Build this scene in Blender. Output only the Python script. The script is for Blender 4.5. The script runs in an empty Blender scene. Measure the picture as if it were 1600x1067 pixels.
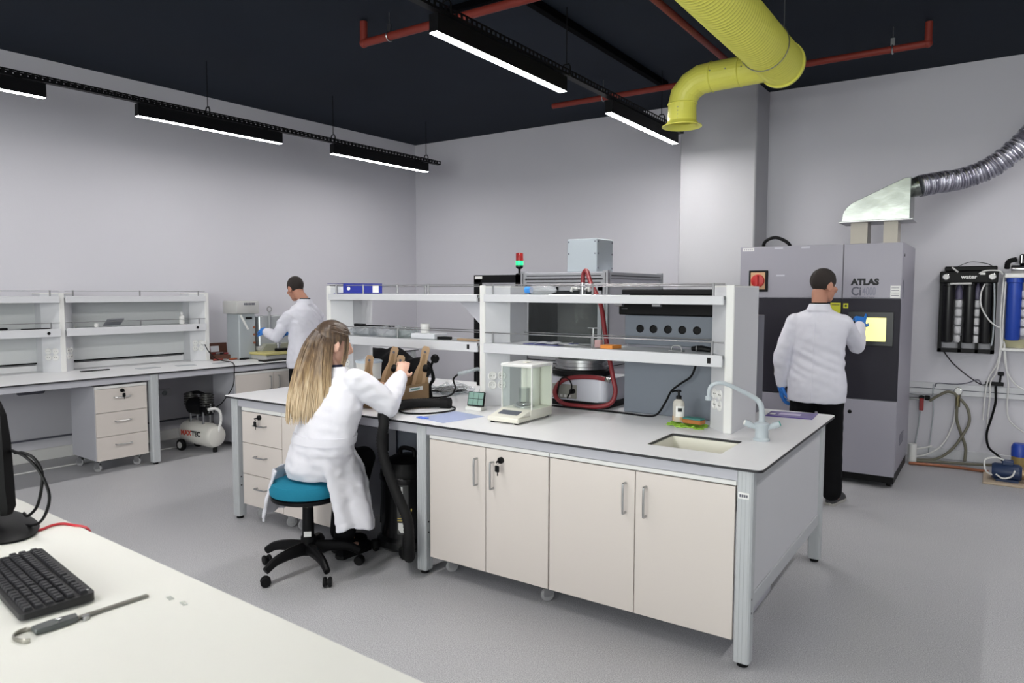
import bpy, bmesh, math, random
from mathutils import Vector, Matrix, noise

# ---------------------------------------------------------------- camera, world, exposure
SC = bpy.context.scene
COL = SC.collection
random.seed(7)
YAW, PITCH, ROLL, EYE = .5972, .0700, .0028, 1.6
fw = Vector((-math.sin(YAW)*math.cos(PITCH), math.cos(YAW)*math.cos(PITCH), -math.sin(PITCH)))
rt = Vector((math.cos(YAW), math.sin(YAW), 0)); upv = rt.cross(fw)
cr, sr = math.cos(ROLL), math.sin(ROLL)
rt2, up2 = rt*cr+upv*sr, upv*cr-rt*sr
cd = bpy.data.cameras.new('camera'); cam = bpy.data.objects.new('camera', cd); COL.objects.link(cam)
cam.matrix_world = Matrix(((rt2.x, up2.x, -fw.x, 0), (rt2.y, up2.y, -fw.y, 0), (rt2.z, up2.z, -fw.z, EYE), (0, 0, 0, 1)))
cd.sensor_width = 36; cd.lens = 36*1113/1600; cd.clip_start = .02
cd.dof.use_dof = True; cd.dof.focus_distance = 4.6; cd.dof.aperture_fstop = 5.0
SC.camera = cam
w = bpy.data.worlds.new('world'); SC.world = w; w.use_nodes = True
w.node_tree.nodes['Background'].inputs[0].default_value = (.6, .65, .75, 1)
w.node_tree.nodes['Background'].inputs[1].default_value = .15
SC.view_settings.view_transform = 'Standard'; SC.view_settings.look = 'None'
SC.view_settings.gamma = 1; SC.view_settings.use_curve_mapping = False
SC.view_settings.exposure = 0.0
REAR_FILL = 470.0          # total watts of the fill lights added at invented windows behind the camera
for wx in (-1.9, 1.4):  # unseen area lights, added to brighten everything facing the camera
    ld = bpy.data.lights.new('rear_fill', 'AREA'); ld.shape = 'RECTANGLE'; ld.size = 2.6; ld.size_y = 2.1; ld.energy = REAR_FILL/2; ld.color = (1, .985, .96)
    lo = bpy.data.objects.new('rear_fill', ld); COL.objects.link(lo); lo.location = (wx, -4.06, 2.05); lo.rotation_euler = (math.radians(90), 0, 0)
LAMP = 128.0         # radiance of the lamps' diffusers over the island
LAMP_LEFT = 56.0     # the left wall row
LAMP_RIGHT = 82.0

# ---------------------------------------------------------------- materials
def lin(c):
    return tuple((v/12.92 if v <= .04045 else ((v+.055)/1.055)**2.4) for v in [x/255 for x in c])
MT = {}
def mat(name, c, rough=.5, metal=0, var=0, scale=8, bump=0, bscale=60, spec=.5, coat=0, emit=0, trans=0, stretch=None):
    if name in MT: return MT[name]
    m = bpy.data.materials.new(name); m.use_nodes = True
    nt = m.node_tree; b = nt.nodes['Principled BSDF']; L = nt.links
    rgb = lin(c)
    b.inputs['Base Color'].default_value = (*rgb, 1)
    b.inputs['Roughness'].default_value = rough; b.inputs['Metallic'].default_value = metal
    b.inputs['Specular IOR Level'].default_value = spec; b.inputs['Coat Weight'].default_value = coat
    if emit:
        b.inputs['Emission Color'].default_value = (*rgb, 1); b.inputs['Emission Strength'].default_value = emit
    if trans: b.inputs['Transmission Weight'].default_value = trans
    if var or bump:
        tc = nt.nodes.new('ShaderNodeTexCoord'); src = tc.outputs['Object']
        if stretch:
            mp = nt.nodes.new('ShaderNodeMapping'); mp.inputs['Scale'].default_value = stretch
            L.new(src, mp.inputs[0]); src = mp.outputs[0]
    if var:
        n = nt.nodes.new('ShaderNodeTexNoise'); n.inputs['Scale'].default_value = scale; n.inputs['Detail'].default_value = 5
        L.new(src, n.inputs['Vector'])
        mx = nt.nodes.new('ShaderNodeMix'); mx.data_type = 'RGBA'
        mx.inputs[6].default_value = (*[v*(1-var) for v in rgb], 1); mx.inputs[7].default_value = (*[min(1, v*(1+var)) for v in rgb], 1)
        L.new(n.outputs[0], mx.inputs[0]); L.new(mx.outputs[2], b.inputs['Base Color'])
    if bump:
        n2 = nt.nodes.new('ShaderNodeTexNoise'); n2.inputs['Scale'].default_value = bscale; n2.inputs['Detail'].default_value = 4
        L.new(src, n2.inputs['Vector'])
        bp = nt.nodes.new('ShaderNodeBump'); bp.inputs['Strength'].default_value = bump; bp.inputs['Distance'].default_value = .01
        L.new(n2.outputs[0], bp.inputs['Height']); L.new(bp.outputs[0], b.inputs['Normal'])
    MT[name] = m; return m
def thin(name, c, alpha, rough=.05):
    """thin clear sheet: mostly see-through, with a glossy skin"""
    if name in MT: return MT[name]
    m = bpy.data.materials.new(name); m.use_nodes = True; nt = m.node_tree; nt.nodes.clear()
    o = nt.nodes.new('ShaderNodeOutputMaterial'); t = nt.nodes.new('ShaderNodeBsdfTransparent'); t.inputs[0].default_value = (*lin(c), 1)
    p = nt.nodes.new('ShaderNodeBsdfPrincipled'); p.inputs['Base Color'].default_value = (*lin(c), 1); p.inputs['Roughness'].default_value = rough
    x = nt.nodes.new('ShaderNodeMixShader'); x.inputs[0].default_value = alpha
    nt.links.new(t.outputs[0], x.inputs[1]); nt.links.new(p.outputs[0], x.inputs[2]); nt.links.new(x.outputs[0], o.inputs[0])
    MT[name] = m; return m

def floor_mat():
    m = bpy.data.materials.new('speckled_vinyl'); m.use_nodes = True; nt = m.node_tree; L = nt.links; b = nt.nodes['Principled BSDF']
    tc = nt.nodes.new('ShaderNodeTexCoord')
    def ramp(src, stops):
        r = nt.nodes.new('ShaderNodeValToRGB'); e = r.color_ramp.elements
        for i, (p, c) in enumerate(stops):
            el = e[i] if i < 2 else e.new(p)
            el.position = p; el.color = (*lin(c), 1)
        L.new(src, r.inputs[0]); return r.outputs[0]
    n1 = nt.nodes.new('ShaderNodeTexNoise'); n1.inputs['Scale'].default_value = 1.3; n1.inputs['Detail'].default_value = 5
    n2 = nt.nodes.new('ShaderNodeTexNoise'); n2.inputs['Scale'].default_value = 210; n2.inputs['Detail'].default_value = 2
    v = nt.nodes.new('ShaderNodeTexVoronoi'); v.inputs['Scale'].default_value = 125
    for n in (n1, n2, v): L.new(tc.outputs['Object'], n.inputs['Vector'])
    base = ramp(n1.outputs[0], [(.3, (170, 170, 175)), (.7, (184, 184, 187))])
    spk = ramp(n2.outputs[0], [(.36, (136, 136, 142)), (.5, (180, 180, 183)), (.64, (218, 218, 219))])
    mx = nt.nodes.new('ShaderNodeMix'); mx.data_type = 'RGBA'; mx.inputs[0].default_value = .6
    L.new(base, mx.inputs[6]); L.new(spk, mx.inputs[7])
    fl = ramp(v.outputs['Distance'], [(.10, (150, 150, 158)), (.16, (255, 255, 255))])
    m2 = nt.nodes.new('ShaderNodeMix'); m2.data_type = 'RGBA'; m2.blend_type = 'MULTIPLY'; m2.inputs[0].default_value = .45
    L.new(mx.outputs[2], m2.inputs[6]); L.new(fl, m2.inputs[7]); L.new(m2.outputs[2], b.inputs['Base Color'])
    b.inputs['Roughness'].default_value = .42; b.inputs['Specular IOR Level'].default_value = .35
    return m
M_FLOOR = floor_mat()
M_WALL = mat('white_wall_paint', (208, 207, 214), .75, var=.02, scale=.8, bump=.04, bscale=90, spec=.2)
M_CEIL = mat('navy_ceiling_paint', (20, 29, 41), .8, var=.25, scale=1.2, spec=.25)
M_LAM = mat('white_laminate', (232, 232, 234), .35, var=.015, scale=3)
M_CORE = mat('black_core', (34, 34, 38), .5)
M_ALU = mat('grey_powder_coat', (186, 189, 192), .45, var=.02, scale=6)
M_PAN = mat('pale_grey_panel', (206, 207, 211), .45, var=.015, scale=5)
M_LAV = mat('light_grey_board', (186, 186, 194), .5, var=.02, scale=4)
M_CREAM = mat('cream_board', (214, 206, 200), .42, var=.012, scale=3)
M_DARKPAN = mat('blue_grey_board', (168, 175, 190), .5)
M_STEEL = mat('brushed_steel', (176, 177, 178), .3, 1, var=.06, scale=30, stretch=(1, 1, 12))
M_SHEET = mat('grey_steel_sheet', (112, 112, 120), .32, .75, var=.05, scale=5)
M_CHROME = mat('chrome', (205, 205, 205), .15, 1)
M_BLK = mat('black_plastic', (10, 10, 12), .5, spec=.2)
M_BLKM = mat('black_metal', (12, 12, 15), .5, spec=.2)
M_RUB = mat('black_rubber', (14, 14, 15), .7, spec=.3)
M_WPL = mat('white_plastic', (224, 224, 222), .35)
M_CRPL = mat('ivory_plastic', (226, 224, 212), .38)
M_GPL = mat('grey_plastic', (165, 172, 176), .4)
M_COAT = mat('white_cotton', (231, 231, 238), .85, var=.03, scale=14, bump=.25, bscale=9, spec=.15)
M_COATG = mat('greyish_cotton', (222, 222, 232), .85, var=.03, scale=14, bump=.25, bscale=9, spec=.15)
M_SKIN = mat('skin', (182, 130, 108), .55, var=.05, scale=25)
M_SKINF = mat('fair_skin', (222, 176, 154), .5, var=.05, scale=25)
M_TROUS = mat('black_cloth', (14, 14, 17), .85, bump=.3, bscale=14, spec=.15)
M_GLOVE = mat('blue_nitrile', (38, 118, 205), .45, bump=.2, bscale=40)
M_YEL = mat('yellow_duct_paint', (236, 233, 104), .42, var=.03, scale=4)
M_ORANGE = mat('red_pipe_paint', (126, 42, 30), .6, var=.08, scale=6)
M_DIFF = mat('lamp_diffuser', (255, 252, 250), .5, emit=LAMP); M_MATTE = mat('matte_black', (5, 5, 8), .9, spec=.05); M_DIFFL = mat('left_lamp_diffuser', (255, 252, 250), .5, emit=LAMP_LEFT); M_DIFFR = mat('right_lamp_diffuser', (255, 252, 250), .5, emit=LAMP_RIGHT)
M_CARD = mat('brown_cardboard', (150, 124, 94), .8, var=.06, scale=12, spec=.2)
M_KRAFT = mat('tan_cardboard', (180, 152, 122), .8, var=.08, scale=14, spec=.2)
M_ATLAS = mat('lilac_grey_steel', (156, 154, 165), .42, var=.012, scale=2)
M_ATLASD = mat('dark_slate_panel', (38, 36, 46), .5, var=.03, scale=3, spec=.25)
M_GALV = mat('galvanised_steel', (150, 155, 150), .22, .95, var=.3, scale=4, bump=.12, bscale=7)
M_FOIL = mat('aluminium_foil', (196, 196, 206), .22, .95, bump=.5, bscale=120)
M_BLUEB = mat('blue_binder', (40, 52, 150), .4)
M_TEAL = mat('teal_fabric', (36, 128, 156), .85, var=.06, scale=120, bump=.15, bscale=300, spec=.2)
M_CLEAR = thin('clear_acrylic', (248, 251, 250), .05)
M_FILM = thin('clear_plastic_film', (236, 238, 240), .25, .2)
M_CAST = mat('caster_grey', (158, 158, 160), .4)
M_GREENG = thin('green_tinted_glass', (140, 185, 170), .3)
M_REDH = mat('red_rubber_hose', (126, 34, 40), .45)
M_LABEL = mat('white_label', (232, 232, 230), .6)
M_INK = mat('black_ink', (20, 20, 24), .6)
M_GINK = mat('grey_ink', (92, 92, 104), .6)
M_PAPER = mat('white_paper', (232, 234, 240), .7)

# ---------------------------------------------------------------- builders
I4 = Matrix.Identity(4)
DL = .0501
LB = Matrix(((math.cos(DL), math.sin(DL), 0, 0), (-math.sin(DL), math.cos(DL), 0, 0), (0, 0, 1, 0), (0, 0, 0, 1)))  # (offset, along, z) of the left wall -> world
ST = {'space': I4}
WM = {}          # world matrix of each thing root
def spline(pts, n=6):
    pts = [Vector(p) for p in pts]
    if len(pts) < 3: return pts
    P = [pts[0]*2-pts[1]]+pts+[pts[-1]*2-pts[-2]]; out = []
    for i in range(1, len(P)-2):
        a, b, c, d = P[i-1:i+3]
        for k in range(n):
            t = k/n
            out.append(.5*((2*b)+(c-a)*t+(2*a-5*b+4*c-d)*t*t+(3*b-a-3*c+d)*t**3))
    out.append(pts[-1]); return out
def lerpr(rs, k, n):
    x = k/(n-1)*(len(rs)-1); i = min(int(x), len(rs)-2); f = x-i
    return rs[i]*(1-f)+rs[i+1]*f
class B:
    def __init__(s): s.bm = bmesh.new()
    def poly(s, vs, fs):
        v = [s.bm.verts.new(p) for p in vs]
        for f in fs:
            try: s.bm.faces.new([v[i] for i in f])
            except ValueError: pass
        return s
    def merge(s, b2, M=I4):
        m = bpy.data.meshes.new('t'); b2.bm.to_mesh(m); b2.bm.free(); m.transform(M); s.bm.from_mesh(m); bpy.data.meshes.remove(m); return s
    def box(s, x0, y0, z0, x1, y1, z1, bev=0, seg=1, M=None):
        x0, x1 = sorted((x0, x1)); y0, y1 = sorted((y0, y1)); z0, z1 = sorted((z0, z1))
        t = bmesh.new()
        v = [t.verts.new(p) for p in ((x0,y0,z0),(x1,y0,z0),(x1,y1,z0),(x0,y1,z0),(x0,y0,z1),(x1,y0,z1),(x1,y1,z1),(x0,y1,z1))]
        for f in ((3,2,1,0),(4,5,6,7),(0,1,5,4),(1,2,6,5),(2,3,7,6),(3,0,4,7)): t.faces.new([v[i] for i in f])
        if bev: bmesh.ops.bevel(t, geom=t.edges[:], offset=bev, segments=seg, profile=.5, affect='EDGES')
        k = B(); k.bm.free(); k.bm = t
        return s.merge(k, M or I4)
    def cb(s, c, sz, bev=0, rz=0, rx=0, ry=0, seg=1):
        h = [v/2 for v in sz]
        M = Matrix.Translation(c) @ Matrix.Rotation(rz, 4, 'Z') @ Matrix.Rotation(ry, 4, 'Y') @ Matrix.Rotation(rx, 4, 'X')
        return s.box(-h[0], -h[1], -h[2], h[0], h[1], h[2], bev, seg, M)
    def rings(s, R, cap=True, close=True):
        """R: list of rings (lists of points)"""
        V = [[s.bm.verts.new(p) for p in r] for r in R]; n = len(R[0])
        for a, b in zip(V, V[1:]):
            for i in range(n if close else n-1):
                j = (i+1) % n
                s.bm.faces.new((a[i], a[j], b[j], b[i]))
        if cap and close:
            s.bm.faces.new(V[0][::-1]); s.bm.faces.new(V[-1])
        return s
    def tube(s, pts, r, n=8, sp=0, cap=True, flat=None, up=None):
        P = spline(pts, sp) if sp else [Vector(p) for p in pts]
        rs = [r if not isinstance(r, (list, tuple)) else lerpr(r, k, len(P)) for k in range(len(P))]
        T = []
        for i in range(len(P)):
            a = P[max(i-1, 0)]; b = P[min(i+1, len(P)-1)]
            d = (b-a); T.append(d.normalized() if d.length > 1e-9 else Vector((0, 0, 1)))
        u = Vector(up) if up else (Vector((0, 0, 1)) if abs(T[0].z) < .9 else Vector((1, 0, 0)))
        R = []
        for p, t, q in zip(P, T, rs):
            u = (u-t*u.dot(t)); u = u.normalized() if u.length > 1e-6 else t.orthogonal().normalized(); v = t.cross(u)
            fx = flat or 1
            R.append([p+u*(math.cos(2*math.pi*i/n)*q)+v*(math.sin(2*math.pi*i/n)*q*fx) for i in range(n)])
        return s.rings(R, cap)
    def cyl(s, p0, p1, r, r2=None, n=16): return s.tube([p0, p1], [r, r if r2 is None else r2], n)
    def lathe(s, prof, c=(0, 0, 0), n=24, axis='Z', sx=1, sy=1):
        A = {'Z': lambda x, y, z: (x, y, z), 'X': lambda x, y, z: (z, x, y), 'Y': lambda x, y, z: (y, z, x)}[axis]
        R = []
        for r, z in prof:
            r = max(r, 1e-4)
            R.append([Vector(c)+Vector(A(r*sx*math.cos(2*math.pi*i/n), r*sy*math.sin(2*math.pi*i/n), z)) for i in range(n)])
        return s.rings(R, True)
    def sph(s, c, r, n=12, M=None):
        if not isinstance(r, (tuple, list)): r = (r, r, r)
        t = B(); R = []
        for k in range(n+1):
            th = math.pi*k/n; q = max(math.sin(th), 1e-3)
            R.append([(r[0]*q*math.cos(2*math.pi*i/(2*n)), r[1]*q*math.sin(2*math.pi*i/(2*n)), -r[2]*math.cos(th)) for i in range(2*n)])
        t.rings(R)
        return s.merge(t, Matrix.Translation(c) @ (M or I4))
    def prism(s, poly, a0, a1, ax='z', bev=0):
        f = {'z': lambda p, a: (p[0], p[1], a), 'y': lambda p, a: (p[0], a, p[1]), 'x': lambda p, a: (a, p[0], p[1])}[ax]
        t = B(); t.rings([[f(p, a0) for p in poly], [f(p, a1) for p in poly]])
        if bev: bmesh.ops.bevel(t.bm, geom=t.bm.edges[:], offset=bev, segments=1, profile=.5, affect='EDGES')
        return s.merge(t)
    def torus(s, c, R, r, nrm='z', n=24, m=8, sx=1, sy=1, M=None):
        t = B(); rings = []
        for i in range(n):
            a = 2*math.pi*i/n
            rings.append([((R+r*math.cos(2*math.pi*k/m))*math.cos(a)*sx, (R+r*math.cos(2*math.pi*k/m))*math.sin(a)*sy, r*math.sin(2*math.pi*k/m)) for k in range(m)])
        rings.append(rings[0]); t.rings(rings, False)
        bmesh.ops.remove_doubles(t.bm, verts=t.bm.verts, dist=1e-6)
        Q = {'z': I4, 'y': Matrix.Rotation(math.pi/2, 4, 'X'), 'x': Matrix.Rotation(math.pi/2, 4, 'Y')}[nrm]
        return s.merge(t, Matrix.Translation(c) @ (M or I4) @ Q)
    def sheet(s, grid):
        R = [[s.bm.verts.new(p) for p in r] for r in grid]
        for a, b in zip(R, R[1:]):
            for i in range(len(a)-1): s.bm.faces.new((a[i], a[i+1], b[i+1], b[i]))
        return s
    def solid(s, th):
        bmesh.ops.recalc_face_normals(s.bm, faces=s.bm.faces)
        bmesh.ops.solidify(s.bm, geom=s.bm.faces[:], thickness=th); return s
    def mesh(s, name, M=I4, smooth=True, ang=35):
        bmesh.ops.recalc_face_normals(s.bm, faces=s.bm.faces)
        me = bpy.data.meshes.new(name); s.bm.to_mesh(me); s.bm.free(); me.transform(M)
        if smooth:
            for p in me.polygons: p.use_smooth = True
            me.set_sharp_from_angle(angle=math.radians(ang))
        return me
    def build(s, name, m, parent=None, smooth=True, ang=35):
        W = WM.get(parent, I4) if parent else I4
        me = s.mesh(name, W.inverted() @ ST['space'], smooth, ang)
        return link(name, me, m, parent)
def link(name, me, m, parent):
    me.name = name; me.materials.clear(); me.materials.append(m)
    o = bpy.data.objects.new(name, me); COL.objects.link(o)
    if parent: o.parent = parent
    WM[o] = WM.get(parent, I4) if parent else I4
    return o
def tag(o, label, cat, group=None):
    o['label'] = label; o['category'] = cat
    if group: o['group'] = group
    return o
def thing(name, label, cat, loc=(0, 0, 0), group=None):
    o = bpy.data.objects.new(name, None); COL.objects.link(o)
    o.empty_display_size = .05
    q = ST['space'] @ Matrix.Translation(loc); o.matrix_world = q; o.matrix_basis = q; WM[o] = q
    return tag(o, label, cat, group)
def solo(b, name, m, label, cat, group=None, loc=None):
    """a thing that is one mesh, its origin at loc"""
    q = ST['space'] @ Matrix.Translation(loc or (0, 0, 0))
    me = b.mesh(name, q.inverted() @ ST['space']); o = link(name, me, m, None); o.matrix_basis = q; WM[o] = q
    return tag(o, label, cat, group)
def struct(b, name, m, parent=None):
    o = b.build(name, m, parent)
    if not parent: o['kind'] = 'structure'
    return o
def text(s, size, M, m, parent, name='lettering', bold=0, sx=1, align='LEFT', ext=.0008):
    cu = bpy.data.curves.new('t', 'FONT'); cu.body = s; cu.size = size; cu.align_x = align; cu.extrude = ext; cu.offset = bold; cu.resolution_u = 3
    o = bpy.data.objects.new('t', cu); COL.objects.link(o)
    dg = bpy.context.evaluated_depsgraph_get(); me = bpy.data.meshes.new_from_object(o.evaluated_get(dg))
    bpy.data.objects.remove(o); bpy.data.curves.remove(cu)
    me.transform(WM.get(parent, I4).inverted() @ ST['space'] @ M @ Matrix.Diagonal((sx, 1, 1, 1)))
    return link(name, me, m, parent)
def face_y(x, y, z): # text on a vertical plane seen from -y
    return Matrix.Translation((x, y, z)) @ Matrix.Rotation(math.pi/2, 4, 'X')
def face_x(x, y, z): # text on a vertical plane seen from +x
    return Matrix.Translation((x, y, z)) @ Matrix.Rotation(math.pi/2, 4, 'Z') @ Matrix.Rotation(math.pi/2, 4, 'X')
def blob(b, vox, it=4, fac=.5):
    """fuse closed overlapping shapes into one continuous surface"""
    me = bpy.data.meshes.new('b'); bmesh.ops.recalc_face_normals(b.bm, faces=b.bm.faces); b.bm.to_mesh(me); b.bm.free()
    o = bpy.data.objects.new('b', me); COL.objects.link(o)
    r = o.modifiers.new('r', 'REMESH'); r.mode = 'VOXEL'; r.voxel_size = vox
    if it:
        k = o.modifiers.new('s', 'SMOOTH'); k.factor = fac; k.iterations = it
    dg = bpy.context.evaluated_depsgraph_get(); me2 = bpy.data.meshes.new_from_object(o.evaluated_get(dg))
    bpy.data.objects.remove(o); bpy.data.meshes.remove(me)
    for p in me2.polygons: p.use_smooth = True
    return me2
# ---------------------------------------------------------------- room shell
struct(B().box(-7.9, -4, -.1, 3.6, 8.1, 0), 'floor', M_FLOOR)
struct(B().box(-7.9, -4.1, 3.73, 3.6, 8.1, 3.83), 'ceiling', M_CEIL)
ST['space'] = LB
struct(B().box(-7.65, -4.4, 0, -7.53, 8.5, 3.73), 'wall_left', M_WALL)
struct(B().box(-7.53, -4, 0, -7.51, 8.34, .11, .004), 'baseboard_left', M_WPL)
ST['space'] = I4
struct(B().box(-7.5, 7.97, 0, 3.6, 8.1, 3.73), 'wall_back', M_WALL)
struct(B().box(3.5, -4, 0, 3.6, 7.97, 3.73), 'wall_right', M_WALL)
b = B().box(-7.9, -4.1, 0, 3.6, -4, 1.0); b.box(-7.9, -4.1, 3.1, 3.6, -4, 3.73)
for x0, x1 in ((-7.9, -3.2), (-.6, .1), (2.7, 3.6)): b.box(x0, -4.1, 1.0, x1, -4, 3.1)
struct(b, 'wall_front', M_WALL)
for k, wx in enumerate((-1.9, 1.4)):  # made-up windows out of view, openings for the added fill lights
    f = B()
    for a in ((-1.3, 1.0, -1.24, 3.1), (1.24, 1.0, 1.3, 3.1), (-1.3, 1.0, 1.3, 1.06), (-1.3, 3.04, 1.3, 3.1), (-.03, 1.0, .03, 3.1)): f.box(wx+a[0], -4.05, a[1], wx+a[2], -3.99, a[3])
    wn = struct(f, 'added_window_%d' % (k+1), M_WPL)
    for a in ((-1.24, -.03), (.03, 1.24)): B().box(wx+a[0], -4.023, 1.06, wx+a[1], -4.017, 3.04).build('pane', M_CLEAR, wn)
struct(B().box(-2.905, 7.5, 0, -2.095, 7.97, 3.73, .012), 'wall_column', mat('column_paint', (184, 184, 188), .6, var=.012, scale=1, spec=.3))
struct(B().box(-2.09, 7.955, 0, 3.5, 7.97, .10, .004), 'baseboard_back', M_PAN)
st = struct(B().box(-.74, 7.925, .625, 1.2, 7.97, .735, .006), 'trim_1', M_PAN)      # wall trunking
ln = B().box(-.74, 7.921, .675, 1.2, 7.9252, .681); ln.build('lid_seam', M_GINK, st)
st2 = struct(B().box(-.99, 7.93, .60, -.48, 7.97, .72, .006), 'trim_2', M_PAN)
ln = B().box(-.99, 7.926, .612, -.48, 7.9302, .617); ln.build('lid_seam', M_GINK, st2)

# ---------------------------------------------------------------- lamps hung from slotted rails
def lamp(o, w0, w1, label, md=None):
    t = thing('linear_lamp', label, 'lamp', (o, (w0+w1)/2, 3.1), 'black linear pendant lamps')
    b = B().box(o-.033, w0, 3.106, o+.033, w1, 3.21)
    bmesh.ops.delete(b.bm, geom=[f for f in b.bm.faces if f.calc_center_median().z < 3.1065], context='FACES')
    b.box(o-.033, w0, 3.102, o-.030, w1, 3.108); b.box(o+.030, w0, 3.102, o+.033, w1, 3.108)
    b.build('housing', M_BLKM, t)
    B().box(o-.030, w0+.004, 3.1015, o+.030, w1-.004, 3.106).build('diffuser', md or M_DIFF, t)
    for y in (w0+.18, w1-.18): B().cb((o, y, 3.2145), (.03, .05, .011)).build('clip', M_BLK, t)
def rail(o, w0, w1, rods, label):
    t = thing('slotted_rail', label, 'rail', (o, (w0+w1)/2, 3.22), 'slotted black rails carrying the lamps')
    b = B().box(o-.028, w0, 3.22, o+.028, w1, 3.224)
    for s in (-.028, .026):
        b.box(o+s, w0, 3.2225, o+s+.002, w1, 3.234); b.box(o+s, w0, 3.256, o+s+.002, w1, 3.268)
    b.build('channel', M_BLKM, t)
    r = B(); n = int((w1-w0)/.05)
    for k in range(n+1):
        y = w0+(w1-w0-.022)*k/n
        for s in (-.028, .026): r.box(o+s, y, 3.233, o+s+.002, y+.022, 3.257)
    q = r.build('slot_rung', M_BLKM, t, smooth=False); q['kind'] = 'stuff'
    for y in rods:
        g = B().tube([(o-.033, y, 3.226), (o-.033, y, 3.286), (o-.02, y, 3.31), (o+.02, y, 3.31), (o+.033, y, 3.286), (o+.033, y, 3.226)], .006, 6)
        g.box(o-.035, y-.02, 3.225, o+.035, y+.02, 3.229)
        k = g.build('hanger_bracket', M_BLK, t)
        B().cyl((o, y, 3.312), (o, y, 3.728), .004, n=8).build('suspension_rod', M_BLKM, k)
ST['space'] = LB
lamp(-6.37, .86, 2.34, 'black linear lamp cut by the left edge of the photo', M_DIFFL)
lamp(-6.37, 3.045, 4.49, 'black linear lamp along left wall, above the drawer pedestal', M_DIFFL)
lamp(-6.37, 5.14, 6.63, 'black linear lamp along left wall nearest the room corner', M_DIFFL)
lamp(-6.37, -1.4, .1, 'unseen black linear lamp added to the left wall row nearest the camera', M_DIFFL)  # out of view, carries the row on to add frontal light
rail(-6.37, -1.6, 6.86, (1.93, 3.70, 5.16, 6.62), 'slotted black rail along the left wall carrying lamps')
ST['space'] = I4
lamp(-2.775, 3.26, 4.76, 'large black linear lamp above the centre of the island bench')
lamp(-2.775, 5.52, 7.02, 'black linear lamp just below the yellow duct mouth')
lamp(-2.775, .9, 2.4, 'black linear lamp of the centre row nearest the camera')
rail(-2.76, -3.8, 7.14, (1.4, 3.36, 4.78, 6.62), 'slotted black rail over the island carrying lamps')
lamp(-2.775, -1.4, .1, 'unseen black linear lamp added to the centre row behind the camera')  # rear lamps from here on are unseen, put in for frontal light
lamp(-2.775, -3.6, -2.1, 'unseen black linear lamp added to the centre row at the near wall')
for y, l in ((3.26, 'black linear lamp in the middle of the right-hand row'), (5.5, 'black linear lamp at the far end of the right-hand row')): lamp(.65, y, y+1.5, l, M_DIFFR)
rail(.65, 3.0, 7.1, (3.4, 6.6), 'slotted black rail of the right-hand lamp row')

# ---------------------------------------------------------------- ceiling pipes
def pipe(name, pts, r, label, clips=()):
    t = thing(name, label, 'pipe', pts[0], 'red sprinkler pipes under the ceiling')
    b = B()
    for p, q in zip(pts, pts[1:]): b.cyl(p, q, r, n=14)
    for p in pts[1:-1]: b.sph(p, r*1.18, 8)
    b.build('pipe_run', M_ORANGE, t)
    for c in clips:
        k = B().torus(c, r+.006, .006, 'x', 16, 6); k.cb((c[0], c[1], c[2]+r+.03), (.03, .02, .06))
        g = k.build('pipe_clamp', M_STEEL, t)
        B().cyl((c[0], c[1], c[2]+r+.06), (c[0], c[1], 3.728), .004, n=8).build('hanger_rod', M_STEEL, g)
pipe('sprinkler_pipe', [(-4.216, 4.11, 3.715), (-4.216, 4.11, 3.55), (3.0, 4.11, 3.55)], .030, 'red sprinkler pipe above the left end of the largest lamp', [(-3.94, 4.11, 3.55), (-.2, 4.11, 3.55)])
pipe('sprinkler_pipe', [(-3.96, 6.577, 3.55), (-.532, 6.577, 3.55), (-.532, 6.577, 3.715)], .0275, 'red sprinkler pipe running behind yellow duct with a riser at its right end', [(-.78, 6.577, 3.55), (-3.37, 6.577, 3.55)])
pipe('sprinkler_pipe', [(-1.976, 4.145, 3.55), (-1.976, 6.545, 3.55)], .0255, 'red sprinkler pipe running along the room left of the ribbed yellow duct')
solo(B().box(-2.91, -2, 3.665, -2.85, 7.0, 3.728, .004), 'cable_duct', M_MATTE, 'black cable duct along the ceiling over the lamp rail', 'cable duct', loc=(-2.88, 2, 3.7))
solo(B().box(-3.6, 4.27, 3.68, -2.92, 4.31, 3.728, .004), 'cable_duct', M_MATTE, 'short black cable duct across the ceiling behind red pipe', 'cable duct', loc=(-3.2, 4.3, 3.7))

# ---------------------------------------------------------------- yellow exhaust duct
t = thing('exhaust_duct', 'yellow ribbed exhaust duct with downward bell mouth under the ceiling', 'duct', (-1.41, 4, 3.30))
prof = []
y = -1.0
while y < 5.62:
    prof += [(.154, y), (.161, y+.011), (.154, y+.022)]; y += .0395
b = B().lathe(prof+[(.154, 5.64)], (-1.409, 0, 3.30), 40, 'Y'); b.build('ribbed_pipe', M_YEL, t, ang=60)
b = B().lathe([(.14, 5.635), (.171, 5.635), (.171, 5.66), (.14, 5.664), (.05, 5.664)], (-1.409, 0, 3.30), 40, 'Y'); b.build('end_collar', M_YEL, t)
def rng(c, d, r, n=28):
    d = Vector(d).normalized(); u = Vector((0, 1, 0)); v = d.cross(u)
    return [Vector(c)+u*(r*math.cos(2*math.pi*i/n))+v*(r*math.sin(2*math.pi*i/n)) for i in range(n)]
X0, Y0 = -2.148, 5.57
R = [rng((X0, Y0, 2.952), (0, 0, 1), .111), rng((X0, Y0, 3.102), (0, 0, 1), .111), rng((X0+.023, Y0, 3.173), (.35, 0, 1), .115), rng((X0+.089, Y0, 3.238), (1, 0, 1), .115), rng((X0+.16, Y0, 3.267), (1, 0, .3), .115), rng((X0+.235, Y0, 3.273), (1, 0, 0), .111), rng((-1.465, Y0, 3.281), (1, 0, 0), .111)]
B().rings(R, False).build('elbow_branch', M_YEL, t, ang=12)
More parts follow.
